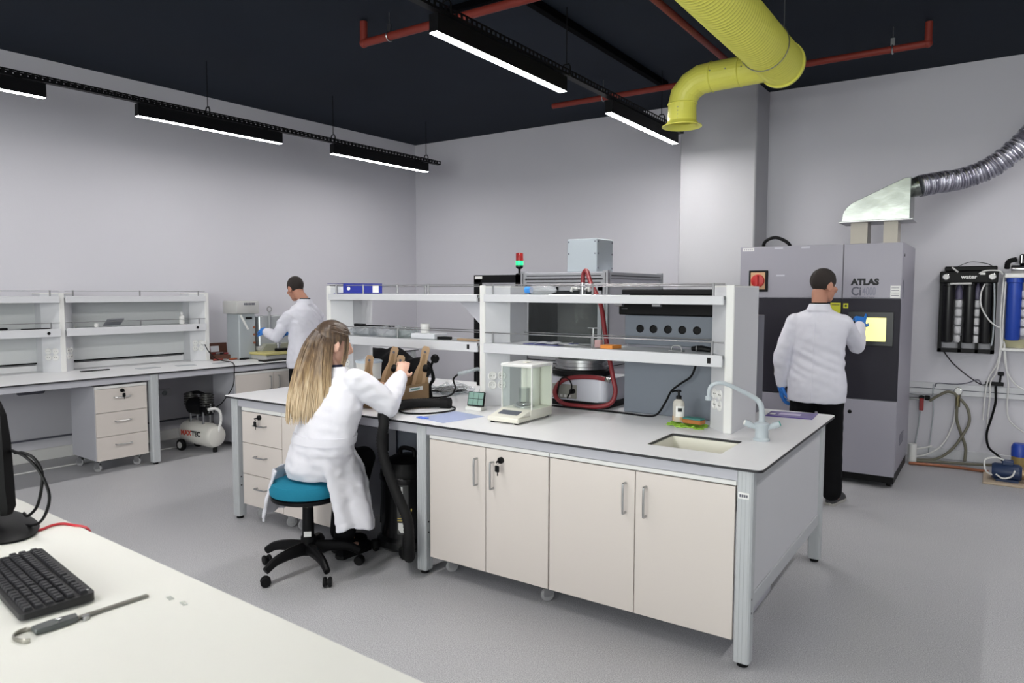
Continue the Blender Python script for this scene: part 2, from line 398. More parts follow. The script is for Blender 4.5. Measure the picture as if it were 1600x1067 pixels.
for r_, c, d in ((.114, (X0, Y0, 3.097), (0, 0, 1)), (.114, (X0+.24, Y0, 3.273), (1, 0, 0)), (.114, (-1.69, Y0, 3.278), (1, 0, 0))):
    d = Vector(d); b = B(); b.rings([rng(Vector(c)-d*.008, d, r_-.006), rng(c, d, r_+.004), rng(Vector(c)+d*.008, d, r_-.006)], False)
    b.build('seam_ring', M_YEL, t)
b = B().rings([rng((X0, Y0, z), (0, 0, 1), r_) for z, r_ in ((3.03, .112), (2.962, .114), (2.938, .132), (2.924, .158), (2.918, .156), (2.929, .128), (2.957, .105), (3.10, .101))], False)
b.build('bell_mouth', M_YEL, t)
for k in range(4): B().sph((X0+.254+.12*k, Y0-.110, 3.29-.005*k), .006, 5).build('rivet', M_STEEL, t)
for k in range(4): B().sph((X0+.005, Y0-.110, 2.97+.028*k), .004, 5).build('rivet', M_STEEL, t)
for y in (5.17, 3.0, 1.1):
    b = B().torus((-1.409, y, 3.30), .167, .004, 'y', 32, 6); b.cyl((-1.28, y, 3.405), (-1.28, y, 3.728), .004, n=8); b.build('wire_hanger', M_STEEL, t)
# ---------------------------------------------------------------- island bench
ZT = .87
def round_poly(x0, y0, x1, y1, r, n=5):
    P = []
    for cx, cy, a in ((x1-r, y0+r, -90), (x1-r, y1-r, 0), (x0+r, y1-r, 90), (x0+r, y0+r, 180)):
        for k in range(n+1):
            q = math.radians(a+90*k/n); P.append((cx+r*math.cos(q), cy+r*math.sin(q)))
    return P
def slab(poly, hole, z0, z1):
    b = B(); bm = b.bm
    def loop(P, z):
        v = [bm.verts.new((x, y, z)) for x, y in P]
        return v, [bm.edges.new((v[i], v[(i+1) % len(v)])) for i in range(len(v))]
    for z in (z0, z1):
        e = loop(poly, z)[1]
        if hole: e += loop(hole, z)[1]
        bmesh.ops.triangle_fill(bm, edges=e, use_beauty=True)
    def wall(P):
        b.rings([[(x, y, z0) for x, y in P], [(x, y, z1) for x, y in P]], False)
    wall(poly)
    if hole: wall(hole)
    bmesh.ops.remove_doubles(bm, verts=bm.verts, dist=1e-5)
    return b
TOP = round_poly(-4.455, 2.952, -.768, 4.567, .03)
SINK = round_poly(-1.367, 3.165, -1.004, 3.497, .012, 3)
t = thing('worktop', 'long white island worktop with black edge and a cut-out sink', 'worktop', (-2.6, 3.76, .857))
slab(TOP, SINK, .857, .8685).build('core_board', M_CORE, t, ang=20)
slab(round_poly(-4.4535, 2.9535, -.7695, 4.5655, .03), SINK, .8685, .87).build('laminate_surface', M_LAM, t, ang=20)
t = thing('sink', 'white undermounted sink basin set into the island worktop', 'sink', (-1.186, 3.33, .70))
b = B(); q = [(-1.362, 3.170), (-1.009, 3.170), (-1.009, 3.492), (-1.362, 3.492)]
rg = []
for ins, z in ((-.02, .8555), (.0, .8555), (.004, .83), (.012, .70), (.03, .685), (.14, .68)):
    rg.append([(x+(ins if x < -1.2 else -ins), y+(ins if y < 3.3 else -ins), z) for x, y in q])
b.rings(rg, False); b.bm.faces.new([b.bm.verts.new(p) for p in rg[-1]]); b.build('basin', M_CRPL, t)
B().lathe([(.03, .681), (.03, .684), (.022, .6845), (.001, .683)], (-1.186, 3.33, 0), 16).build('drain', M_STEEL, t)

def leg_mesh(x0, y0, x1, y1, z1=.856):
    b = B(); n = 3
    b.box(x0, y0, .018, x1, y1, z1, .006)
    for k in range(n):     # extruded profile: proud flats leave grooves between
        a = x0+.008+(x1-x0-.016)*k/n; c = a+(x1-x0-.016)/n-.004
        b.box(a, y0-.0015, .022, c, y0+.003, z1-.002)
        a = y0+.008+(y1-y0-.016)*k/n; c = a+(y1-y0-.016)/n-.004
        b.box(x1-.003, a, .022, x1+.0015, c, z1-.002)
    return b
fr = thing('bench_frame', 'grey metal island bench frame with square legs and white end panel', 'bench', (-2.6, 3.76, 0))
for x in (-4.40, -2.675, -.875):
    for y in (2.975, 4.425):
        l = leg_mesh(x, y, x+.066, y+.066).build('leg', M_ALU, fr)
        b = B().cyl((x+.033, y+.033, 0), (x+.033, y+.033, .012), .024, n=14); b.cyl((x+.033, y+.033, .012), (x+.033, y+.033, .02), .01, n=8)
        b.build('foot', M_BLK, l)
for y in (2.985, 4.435):
    for x0, x1 in ((-4.334, -2.675), (-2.609, -.875)): B().box(x0, y, .80, x1, y+.04, .856, .003).build('rail', M_LAV, fr)
for x in (-4.385, -2.66, -.86): B().box(x, 3.041, .78, x+.04, 4.425, .856, .003).build('rail', M_ALU, fr)
for x in (-.855, -4.385):
    e = B().box(x, 3.041, .30, x+.03, 4.425, .78, .002).build('end_panel', M_PAN, fr)
    B().box(x-.003, 3.041, .232, x+.036, 4.425, .30, .004).build('bottom_rail', M_ALU, e)
B().box(-4.32, 3.56, .12, -2.68, 3.575, .78).build('modesty_panel', M_DARKPAN, fr)
b = B().box(-.868, 2.971, .735, -.822, 2.9735, .762); l = b.build('label', M_LABEL, fr)
for k in range(4): B().box(-.862+.009*k, 2.970, .742, -.855+.009*k, 2.9711, .754).build('print', M_GINK, l, smooth=False)
b = B()
for x in (-2.608, -.81, -4.333):
    for z in (.30, .24): b.cyl((x-.001, 3.0, z), (x+.003, 3.0, z), .005, n=8)
b.build('bolt', M_BLK, fr)

def caster(x, y, p, rz=None):
    rz = -.7 if ST['space'] is I4 else .6
    b = B().cyl((x, y, .088), (x, y, .108), .012, n=10)
    M = Matrix.Translation((x, y, 0)) @ Matrix.Rotation(rz, 4, 'Z')
    k = B(); k.box(-.022, -.012, .078, .022, .03, .09, .004)
    for s in (-.017, .014): k.box(s, -.002, .03, s+.003, .042, .08)
    b.merge(k, M); c = b.build('caster', M_STEEL, p)
    k = B().lathe([(.006, -.012), (.022, -.012), (.034, -.008), (.036, 0), (.034, .008), (.022, .012), (.006, .012)], (0, 0, 0), 20, 'X')
    b = B().merge(k, M @ Matrix.Translation((0, .022, .036))); b.build('wheel', M_CAST, c)
def bar_handle(p0, p1, out, p, r=.0055):
    p0, p1, o = Vector(p0), Vector(p1), Vector(out)
    d = (p1-p0).normalized()*.012
    pts = [p0, p0+o*.75, p0+o+d, p1+o-d, p1+o*.75, p1]
    return B().tube(pts, r, 8, 3).build('handle', M_STEEL, p)
def lock(x, y, z, p):
    b = B().lathe([(.001, .0), (.017, .0), (.017, -.014), (.012, -.018), (.001, -.018)], (x, y, z), 14, 'Y'); l = b.build('lock', M_BLK, p)
    k = B().box(x-.003, y-.045, z-.006, x+.001, y-.016, z+.002); k.cb((x, y-.04, z-.038), (.026, .010, .036), .004); k.torus((x, y-.036, z-.006), .008, .0015, 'y', 12, 5)
    k.cb((x+.002, y-.038, z-.06), (.006, .002, .03)); k.build('key', M_BLK, l)
def cabinet(name, label, x0, x1, zb, zt, fy, depth, fronts, casters, lk=None, top=True, side=M_LAV, ct=None):
    t = thing(name, label, 'cabinet', ((x0+x1)/2, fy+depth/2, zb))
    B().box(x0, fy+.019, zb, x1, fy+depth, ct or zt, .002).build('carcass', side, t)
    if top: B().box(x0, fy, zt-.024, x1, fy+.021, zt, .002).build('top_strip', M_WPL, t)
    for kind, a0, a1, b0, b1, hd in fronts:
        d = B().box(a0, fy, b0, a1, fy+.018, b1, .0015).build(kind, M_CREAM, t)
        if len(hd) == 4: bar_handle((hd[0], fy, hd[1]), (hd[2], fy, hd[3]), (0, -.03, 0), d)
        if lk and lk[0] == len([c for c in t.children if c.name.startswith(kind)])-1: lock(lk[1], fy, lk[2], d)
    for c in casters: caster(*c, t)
    return t
zt = .807
cabinet('door_cabinet', 'cream two-door cabinet on casters with a key in its lock', -2.585, -1.807, .108, zt, 2.985, .55,
        [('door', -2.583, -2.198, .108, .778, (-2.252, .715, -2.252, .575)), ('door', -2.194, -1.809, .108, .778, (-2.146, .711, -2.146, .571))],
        [(-2.53, 3.08), (-1.88, 3.06), (-2.53, 3.48), (-1.88, 3.48)], (1, -2.094, .727))
cabinet('sink_cabinet', 'cream two-door sink cabinet at right end of the island', -1.803, -.880, .108, zt, 2.985, .62,
        [('door', -1.801, -1.344, .108, .778, (-1.39, .717, -1.39, .578)), ('door', -1.340, -.884, .108, .778, (-1.288, .715, -1.288, .578))], [], ct=.665)
def drawers(a0, a1, b0, b1, hw):
    n = 3; h = (b1-b0)/n; c = (a0+a1)/2
    return [('drawer', a0+.002, a1-.002, b0+h*k+.002, b0+h*(k+1)-.002, (c-hw, b0+h*(k+.62), c+hw, b0+h*(k+.62))) for k in range(n)]
cabinet('drawer_pedestal', 'cream three-drawer pedestal at the left end of the island, key in top drawer', -4.29, -3.865, .118, .80, 2.985, .52,
        drawers(-4.29, -3.865, .118, .772, .055), [(-4.24, 3.07), (-3.92, 3.07), (-4.24, 3.44), (-3.92, 3.44)], (2, -4.09, .745))
cabinet('door_cabinet', 'white one-door cabinet on casters under the island behind the woman', -3.862, -3.33, .118, .80, 2.985, .52,
        [('door', -3.86, -3.332, .118, .772, (-3.40, .70, -3.40, .57))], [(-3.80, 3.07), (-3.40, 3.07), (-3.80, 3.44), (-3.40, 3.44)])

# ---------------------------------------------------------------- shelf units
def post(P, a, d0, dep, z0, z1, sides, name='upright'):
    """a hexagonal upright: sides -1 / +1 get a 45 degree socket panel"""
    hw, ch = .13, .12; sg = P['dir']
    L = [(-.02, 0)] ; Rr = [(.02, 0)]
    L += [(-hw, ch), (-hw, dep)] if -1 in sides else [(-.02, dep)]
    Rr += [(hw, ch), (hw, dep)] if 1 in sides else [(.02, dep)]
    poly = L+Rr[::-1]
    mp = (lambda u, v: (a+u, d0+v)) if sg == 'y' else (lambda u, v: (d0-v, a+u))
    b = B().prism([mp(*q) for q in poly], z0, z1); u = b.build(name, M_PAN, P['t'])
    c = B().prism([mp(*q) for q in ((-.022, -.004), (.022, -.004), (.022, .012), (-.022, .012))], z0+.001, z1+.012, bev=.004); c.build('corner_trim', M_WPL, u)
    c = B().prism([mp(q[0]*1.02, q[1]) for q in poly], z1, z1+.008); c.build('cap', M_WPL, u)
    for s in sides:
        dx, dy = (hw-.02)*s, ch; Ln = math.hypot(dx, dy); ex, ey = dx/Ln, dy/Ln; nx, ny = ey*s, -ex*s
        for i in (0, 1):
            for k in (0, 1):
                f = .048+.062*i; cx, cy = s*.02+ex*f, ey*f; z = z0+.135+.058*k+(0 if P['lo'] else 0)
                o = Vector((*mp(cx, cy), z)); nn = Vector((*mp(cx+nx, cy+ny), z))-o
                # recessed round outlet: rim, bowl
                rr = []
                uu = Vector((0, 0, 1)); vv = nn.cross(uu)
                for r, h in ((.0285, 0), (.0285, .004), (.026, .007), (.022, .007), (.020, .002), (.001, .002)):
                    rr.append([o+nn*h+uu*(r*math.cos(2*math.pi*j/18))+vv*(r*math.sin(2*math.pi*j/18)) for j in range(18)])
                w_ = B().rings(rr).build('socket', M_WPL, u)
                h_ = B()
                for e in (-.009, .009): h_.sph(o+nn*.003+vv*e, .0028, 5)
                h_.build('pin_hole', M_BLK, w_)
    return u
def board(P, a0, a1, d0, d1, z0, z1, name='shelf_board'):
    sg = P['dir']
    f = (lambda A0, A1, D0, D1, Z0, Z1, bv: B().box(A0, D0, Z0, A1, D1, Z1, bv)) if sg == 'y' else (lambda A0, A1, D0, D1, Z0, Z1, bv: B().box(d_(D0), A0, Z0, d_(D1), A1, Z1, bv))
    d_ = lambda v: v
    s = f(a0, a1, d0, d1, z1-.02, z1, .002).build(name, M_ALU, P['t'])
    dd = (d0+.016) if d1 > d0 else (d0-.016)
    f(a0, a1, d0-(.004 if d1 > d0 else -.004), dd, z0, z1+.001, .003).build('front_lip', M_PAN, s)
    return s
def guard(P, a0, a1, d, z0, z1, posts, q_r=.0034):
    sg = P['dir']; q = (lambda a, z: (a, d, z)) if sg == 'y' else (lambda a, z: (d, a, z))
    g = B().cyl(q(a0, z1-.006), q(a1, z1-.006), q_r, n=8).build('guard_rail', mat('dull_rail_steel', (150, 150, 152), .4, .85), P['t'])
    for a in posts: B().cyl(q(a, z0), q(a, z1), .0065, n=10).build('rail_post', MT['dull_rail_steel'], g)
sh = thing('reagent_shelf', 'double-bay white and grey reagent shelf standing on the island worktop', 'shelf', (-2.6, 3.85, .87))
P = dict(t=sh, dir='y', lo=1)
post(P, -4.125, 3.63, .32, .8705, 1.625, (1,)); post(P, -2.695, 3.63, .32, .8705, 1.625, (1,)); post(P, -1.125, 3.63, .45, .8705, 1.625, (-1,))
for a0, a1 in ((-4.10, -2.72), (-2.668, -1.15)):
    s1 = board(P, a0, a1, 3.605, 3.93, 1.535, 1.58); s2 = board(P, a0, a1, 3.605, 3.93, 1.215, 1.275)
    m = [a0+.06, (a0+a1)/2, a1-.06] if a0 > -3 else [a0+.07, a0+.35, a0+.68, a0+.96]
    guard(P, a0, a1, 3.622, 1.58, 1.647, m); guard(P, a0, a1, 3.915, 1.58, 1.640, m[::2])
    guard(P, a0, a1, 3.622, 1.275, 1.347, m if a0 > -3 else m[::2]); guard(P, a0, a1, 3.915, 1.275, 1.340, m[::2])
    b = B().box(a1-.078, 3.598, 1.232, a1-.060, 3.602, 1.262, .001); b.build('switch', M_BLK, s2)
b = B().rings([[(-2.935, 3.70, 1.534), (-2.718, 3.70, 1.534), (-2.735, 3.70, 1.36)], [(-2.935, 3.712, 1.534), (-2.718, 3.712, 1.534), (-2.735, 3.712, 1.36)]]); b.build('gusset', M_LAV, sh)
for x in (-1.78, -1.55): B().cb((x, 3.70, 1.527), (.05, .03, .016), .003).build('shelf_clip', M_STEEL, sh)
# the wall bench on the left (offset, along)
ST['space'] = LB
t = thing('worktop', 'white worktop with black edge running along the left wall', 'worktop', (-7, 3, .838))
B().box(-7.5, .9, .838, -6.5, 6.6, .8495, .002).build('core_board', M_CORE, t)
B().box(-7.4985, .9015, .8495, -6.5015, 6.5985, .851).build('laminate_surface', M_LAM, t)
B().box(-7.505, .9, .851, -7.47, 6.6, .905, .003).build('upstand', M_LAM, t)
fr = thing('bench_frame', 'grey metal frame carrying the worktop along the left wall', 'bench', (-7, 3, 0))
for w_ in (1.3, 3.165, 4.99, 6.5):
    for o in (-6.585, -7.44):
        l = leg_mesh(o, w_, o+.066, w_+.07, .837).build('leg', M_ALU, fr)
        B().cyl((o+.033, w_+.035, 0), (o+.033, w_+.035, .02), .022, n=12).build('foot', M_BLK, l)
for a, b_ in ((.95, 1.3), (1.37, 3.165), (3.235, 4.99), (5.06, 6.5)):
    for o in (-6.575, -7.43): B().box(o, a, .782, o+.045, b_, .837, .003).build('rail', M_LAV, fr)
for w_ in (1.31, 3.175, 5.0, 6.51): B().box(-7.37, w_, .782, -6.585, w_+.045, .837, .003).build('rail', M_ALU, fr)
def lcab(name, label, w0, w1, zb, zt_, fo, depth, fr_, cs, lk=None):
    """a cabinet whose front faces the room (+offset)"""
    sv = ST['space']; ST['space'] = LB @ Matrix.Translation((fo, w0, 0)) @ Matrix.Rotation(math.pi/2, 4, 'Z')
    t = cabinet(name, label, 0, w1-w0, zb, zt_, 0, depth, fr_, cs, lk); ST['space'] = sv; return t
lcab('drawer_pedestal', 'cream three-drawer pedestal on casters under the left wall bench', 2.70, 3.145, .108, .765, -6.56, .5,
     drawers(0, .445, .108, .74, .065), [(.05, .07), (.39, .07), (.05, .43), (.39, .43)], (2, .225, .715))
lcab('door_cabinet', 'cream door cabinet with grey side under the far end of the left wall bench', 4.03, 4.93, .05, .765, -6.56, .42,
     [('door', .01, .445, .055, .74, (.40, .70, .40, .57)), ('door', .45, .89, .055, .74, (.50, .70, .50, .57))], [])
sh = thing('reagent_shelf', 'grey and white two-bay reagent shelf on bench along left wall', 'shelf', (-7.3, 2.8, .851))
P = dict(t=sh, dir='x', lo=0)
post(P, 2.71, -7.2, .30, .8515, 1.565, (-1, 1)); post(P, 4.11, -7.2, .30, .8515, 1.565, (-1,)); post(P, 1.30, -7.2, .30, .8515, 1.565, (-1, 1))
for a0, a1 in ((1.325, 2.685), (2.735, 4.085)):
    s1 = board(P, a0, a1, -7.17, -7.44, 1.487, 1.545); s2 = board(P, a0, a1, -7.17, -7.44, 1.18, 1.25)
    m = [a0+.07, (a0+a1)/2, a1-.07]
    guard(P, a0, a1, -7.19, 1.545, 1.60, m); guard(P, a0, a1, -7.19, 1.25, 1.31, m)
    B().cyl((-7.1665, a1-.10, 1.213), (-7.163, a1-.10, 1.213), .014, n=12).build('switch', M_BLK, s2)
    k = B().box(-7.47, a0+.02, .93, -7.455, a1-.02, 1.49, .002).build('back_panel', mat('milky_panel', (204, 207, 208), .25), sh)
    B().box(-7.468, a0+.02, .92, -7.452, a1-.02, .932).build('bottom_edge', M_BLK, k)
ST['space'] = I4
# ---------------------------------------------------------------- things on the island
def crumple(b, amp, sc, seed=0):
    for v in b.bm.verts:
        n = noise.noise_vector(v.co*sc+Vector((seed, seed*2, 0)))
        v.co += n*amp
    return b
# analytical balance
t = thing('analytical_balance', 'ivory analytical balance with glass draft shield on the island', 'balance', (-2.24, 3.38, ZT))
b = B().box(-2.345, 3.33, .878, -2.135, 3.565, .935, .008, 2); b.box(-2.345, 3.20, .878, -2.135, 3.335, .905, .006)
b.build('base', M_CRPL, t)
b = B().prism([(3.205, .904), (3.335, .904), (3.335, .934)], -2.34, -2.14, 'x', .003); c = b.build('console', M_CRPL, t)
a = math.atan2(.03, .13)
B().cb((-2.24, 3.275, .9215), (.13, .055, .004), .001, rx=a).build('display', mat('dim_display', (92, 96, 108), .25), c)
b = B()
for x in (-2.315, -2.165):
    B().cb((x, 3.225, .899), (.032, .03, .012), .003).build('key_button', mat('grey_key', (120, 122, 126), .5), c)
for x, y in ((-2.32, 3.22), (-2.16, 3.22), (-2.32, 3.54), (-2.16, 3.54)): B().cyl((x, y, .8702), (x, y, .879), .012, n=10).build('foot', M_BLK, t)
B().box(-2.345, 3.545, .935, -2.135, 3.562, 1.175, .003).build('rear_wall', M_CRPL, t)
b = B().tube([(-2.24, 3.515, .935), (-2.24, 3.515, 1.165)], .04, 20); b.build('rear_column', M_CRPL, t)
f = B().box(-2.348, 3.335, 1.172, -2.132, 3.565, 1.19, .004).build('lid', M_WPL, t)
B().cb((-2.24, 3.45, 1.1925), (.03, .05, .006), .002).build('lid_grip', M_CRPL, f)
for x in (-2.342, -2.140):
    for y in (3.338, 3.552): B().box(x, y, .935, x+.006, y+.008, 1.173).build('corner_strip', M_WPL, t)
B().box(-2.335, 3.340, .936, -2.141, 3.343, 1.172).build('glass_pane', M_CLEAR, t)
for x in (-2.3405, -2.1385): B().box(x, 3.347, .936, x+.0025, 3.55, 1.172).build('glass_pane', M_CLEAR, t)
b = B().lathe([(.062, .936), (.062, .944), (.05, .95), (.02, .95), (.02, .955), (.045, .957), (.045, .960), (.001, .960)], (-2.24, 3.42, 0), 28)
b.build('weighing_pan', M_CHROME, t)
b = B().lathe([(.030, .9605), (.033, .99), (.033, 1.04), (.036, 1.046), (.034, 1.046), (.031, 1.04), (.031, .99), (.028, .963), (.001, .963)], (-2.24, 3.42, 0), 24)
solo(b, 'glass_beaker', M_CLEAR, 'small clear beaker standing on the weighing pan of the balance', 'beaker', loc=(-2.24, 3.42, .96))
# thermo logger
t = thing('data_logger', 'small dark-framed display on a white stand left of the balance', 'display', (-2.63, 3.48, ZT))
R30 = Matrix.Translation((-2.63, 3.48, .89)) @ Matrix.Rotation(.12, 4, 'Z')
k = B().box(-.06, -.04, -.0195, .055, .03, .004, .004); B().merge(k, R30).build('stand', M_WPL, t)
RT = R30 @ Matrix.Translation((0, -.002, .045)) @ Matrix.Rotation(-.25, 4, 'X')
k = B().box(-.058, -.008, -.042, .058, .008, .048, .004); f = B().merge(k, RT).build('screen_frame', M_BLK, t)
for i in range(3):
    for j in range(2):
        k = B().box(-.051+.035*i, -.0095, -.034+.04*j, -.018+.035*i, -.0079, .003+.04*j); B().merge(k, RT).build('display_cell', mat('lcd_green', (120, 150, 140), .3, emit=.12), f)
# folder
t = thing('document_folder', 'clear bluish plastic folder of papers at the island front edge', 'folder', (-2.6, 3.2, ZT))
q = [(-2.735, 3.062), (-2.515, 3.02), (-2.455, 3.31), (-2.70, 3.355)]
B().prism(q, .8703, .8725).build('sheet_stack', mat('bluish_paper', (206, 212, 232), .4), t)
B().prism([(x*1.0, y) for x, y in [(-2.742, 3.058), (-2.508, 3.012), (-2.448, 3.316), (-2.704, 3.362)]], .8727, .8734).build('cover', thin('clear_blue_film', (242, 245, 252), .15, .3), t)
B().prism([(-2.745, 3.056), (-2.68, 3.043), (-2.665, 3.075), (-2.738, 3.09)], .8736, .878).build('corner_clip', mat('blue_plastic', (90, 120, 215), .4), t)

# cardboard box with cut-out uprights
t = thing('cardboard_box', 'open brown cardboard box beside the woman, label on its side', 'box', (-3.25, 3.33, ZT))
bx = (-3.46, 3.14, -3.05, 3.52)
for n_, a in (('side_panel', (bx[2]-.004, bx[1], .8705, bx[2], bx[3], 1.005)), ('side_panel', (bx[0], bx[1], .8705, bx[0]+.004, bx[3], 1.005)),
              ('end_panel', (bx[0]+.004, bx[1], .8705, bx[2]-.004, bx[1]+.004, 1.005)), ('end_panel', (bx[0]+.004, bx[3]-.004, .8705, bx[2]-.004, bx[3], 1.04)), ('bottom_panel', (bx[0]+.004, bx[1]+.004, .8705, bx[2]-.004, bx[3]-.004, .875))):
    s_ = B().box(*a).build(n_, M_CARD, t)
    if n_ == 'side_panel' and a[0] > -3.1:
        l = B().box(-3.0502, 3.33, .965, -3.0494, 3.46, .99).build('paper_label', M_LABEL, s_)
        B().box(-3.0495, 3.35, .972, -3.0491, 3.43, .983).build('label_print', mat('teal_ink', (120, 165, 160), .6), l)
def upright(x, y, z1, rz, lean, knob, lab):
    M = Matrix.Translation((x, y, .8755)) @ Matrix.Rotation(rz, 4, 'Z') @ Matrix.Rotation(lean, 4, 'Y')
    h = z1-.876
    t = thing('cardboard_upright', lab, 'cardboard piece', (x, y, .8755), 'cut cardboard pieces standing in the box')
    P = [(-.045, 0), (.045, 0), (.04, h*.55), (.028, h*.7), (.03, h*.96), (.02, h), (-.012, h), (-.022, h*.93), (-.018, h*.7), (-.04, h*.5)]
    k = B().prism(P, -.006, .006, 'y'); B().merge(k, M).build('card', M_KRAFT, t)
    k = B().prism([(-.02, h*.30), (.02, h*.30), (.012, h*.86), (-.006, h*.86)], -.011, -.0055, 'y'); B().merge(k, M).build('rib', M_CARD, t)
    k = B().cyl((.002, -.013, h*.9), (.002, .007, h*.9), .008, n=12); B().merge(k, M).build('eyelet', M_GINK, t)
    if knob:
        k = B().lathe([(.001, -.03), (.02, -.03), (.027, -.02), (.027, .0), (.012, .012), (.008, .03), (.001, .03)], (.038, 0, h*.62), 18, 'X')
        B().merge(k, M).build('knob', M_BLK, t)
upright(-3.36, 3.24, 1.19, .9, .12, 0, 'leftmost tan cardboard upright in the box, without a knob')
upright(-3.33, 3.38, 1.245, .75, .22, 1, 'tan cardboard upright just left of the hand, black knob')
upright(-3.20, 3.36, 1.19, .75, .12, 1, 'tan cardboard upright directly behind the fingers')
upright(-3.13, 3.47, 1.25, .75, .2, 1, 'rightmost tan cardboard upright in the box, large black knob')
t = thing('cutter_holder', 'black upright clamp behind the cardboard box, right side', 'clamp', (-3.12, 3.60, ZT))
B().tube([(-3.11, 3.60, .8705), (-3.11, 3.60, .97), (-3.08, 3.60, 1.02), (-3.10, 3.60, 1.10), (-3.07, 3.6, 1.15)], [.022, .010, .013, .009, .009], 8, 4).build('stem', M_BLK, t)
B().lathe([(.001, -.016), (.024, -.016), (.030, -.006), (.030, .006), (.024, .016), (.001, .016)], (-3.065, 3.60, 1.155), 20, 'Y').build('wheel', M_BLK, t)
# bucket
t = thing('plastic_tub', 'white round plastic tub with lid behind the cardboard box', 'tub', (-3.75, 3.67, ZT))
B().lathe([(.001, .871), (.078, .871), (.092, 1.085), (.090, 1.088), (.001, 1.088)], (-3.75, 3.67, 0), 30).build('body', M_WPL, t)
B().lathe([(.093, 1.085), (.097, 1.087), (.097, 1.10), (.085, 1.105), (.03, 1.108), (.03, 1.125), (.024, 1.128), (.001, 1.128)], (-3.75, 3.67, 0), 30).build('lid', mat('bluish_white_plastic', (205, 216, 228), .4), t)
B().tube([(-3.70, 3.58, .93), (-3.695, 3.573, 1.0), (-3.692, 3.573, 1.04)], .008, 8).build('grip', M_GPL, t)
# dark tray with a petri dish
t = thing('shallow_tray', 'dark grey shallow tray left of the cardboard box', 'tray', (-3.62, 3.33, ZT))
rg = []
for r_, z in ((.0, .871), (.012, .873), (.02, .92), (.024, .925), (.014, .925), (.006, .88), (-.02, .878)):
    rg.append([(x, y, z) for x, y in round_poly(-3.74-r_, 3.16-r_, -3.50+r_, 3.50+r_, .05+r_, 4)])
B().rings(rg).build('rim', mat('charcoal_plastic', (58, 58, 56), .5), t)
t = thing('petri_dish', 'white shallow dish with purple rim lying on the dark tray', 'dish', (-3.56, 3.40, .88))
B().lathe([(.001, .8785), (.06, .8785), (.066, .895), (.06, .893), (.055, .884), (.001, .884)], (-3.57, 3.38, .03), 28).build('bowl', M_PAPER, t)
B().torus((-3.57, 3.38, .9245), .066, .003, n=28, m=6).build('coloured_rim', mat('purple_plastic', (140, 80, 130), .4), t)
# black bag
b = B().sph((-4.24, 4.20, .99), (.17, .14, .16), 14); b.sph((-4.02, 4.24, .985), (.19, .14, .16), 14); b.sph((-3.86, 4.26, .96), (.13, .12, .12), 12)
me = blob(crumple(b, .045, 7), .014, 2)
for v in me.vertices: v.co.z = max(v.co.z, .8705)
o = link('black_bag', me, M_TROUS, None); tag(o, 'black crumpled bag lying at the back of the island', 'bag')
# clear bag of wires, cable, adapter
b = B().sph((-3.25, 3.98, .90), (.19, .16, .03), 14)
me = blob(crumple(b, .05, 14), .010, 1)
for v in me.vertices: v.co.z = max(v.co.z, .8705)
t = thing('wire_bag', 'clear plastic bag of dark wires below the left shelf bay', 'bag', (-3.25, 3.98, ZT))
link('film', me, M_FILM, t); me.transform(Matrix.Translation((3.25, -3.98, -ZT)))
b = B(); rd = random.Random(3)
for k in range(12):
    c = Vector((-3.36+rd.random()*.2, 3.90+rd.random()*.14, .895)); b.torus(c, .05+.03*rd.random(), .004, 'z', 18, 5, M=Matrix.Rotation(rd.uniform(-.15, .15), 4, 'X'))
q_ = b.build('wire_coil', M_BLK, t); q_['kind'] = 'stuff'
t = thing('power_adapter', 'black power adapter hanging on the middle shelf upright', 'adapter', (-2.80, 3.72, 1.03))
B().box(-2.80, 3.70, .985, -2.722, 3.745, 1.085, .006).build('case', M_BLK, t)
B().tube([(-2.76, 3.70, 1.085), (-2.76, 3.66, 1.10), (-2.80, 3.62, 1.085), (-2.88, 3.62, 1.065)], .012, 8, 4).build('plug_lead', M_GPL, t)
B().tube([(-2.88, 3.62, 1.065), (-2.95, 3.65, 1.02), (-2.99, 3.72, .955), (-3.04, 3.74, .90), (-3.12, 3.72, .878), (-3.2, 3.68, .876)], .006, 8, 5).build('cable', M_BLK, t)
B().tube([(-2.77, 3.72, .985), (-2.77, 3.68, .93), (-2.74, 3.60, .885), (-2.69, 3.54, .877)], .0035, 6, 5).build('thin_lead', M_GPL, t)
# vacuum hose + vacuum cleaner
t = thing('vacuum_cleaner', 'black upright drum vacuum cleaner under the island beside woman', 'vacuum cleaner', (-2.985, 3.22, 0))
B().lathe([(.001, .03), (.17, .03), (.19, .05), (.19, .09), (.165, .11), (.165, .44), (.172, .45), (.172, .475), (.15, .50), (.001, .50)], (-2.985, 3.24, 0), 36).build('drum', mat('gloss_black', (14, 14, 16), .25), t)
B().lathe([(.168, .478), (.168, .50), (.14, .56), (.09, .585), (.001, .59)], (-2.985, 3.24, 0), 36).build('motor_head', M_BLK, t)
B().tube([(-3.045, 3.24, .575), (-3.035, 3.24, .625), (-2.935, 3.24, .625), (-2.925, 3.24, .575)], .014, 8, 4).build('carry_handle', M_BLK, t)
for a in range(5):
    x, y = -2.985+.2*math.cos(a*1.257+.3), 3.24+.2*math.sin(a*1.257+.3)
    c = B().cyl((x, y, .03), (x, y, .07), .03, n=12).build('caster_arm', M_BLK, t)
    B().lathe([(.001, -.01), (.02, -.012), (.024, 0), (.02, .012), (.001, .01)], (x, y, .0245), 14, 'X').build('wheel', M_RUB, c)
b = B()
for s in (-.15, .15): b.tube([(-2.985+s*1.15, 3.24, .45), (-2.985+s*1.2, 3.22, .3), (-2.985+s*1.15, 3.2, .14)], .022, 8, 4)
b.build('side_clamp', M_BLK, t)
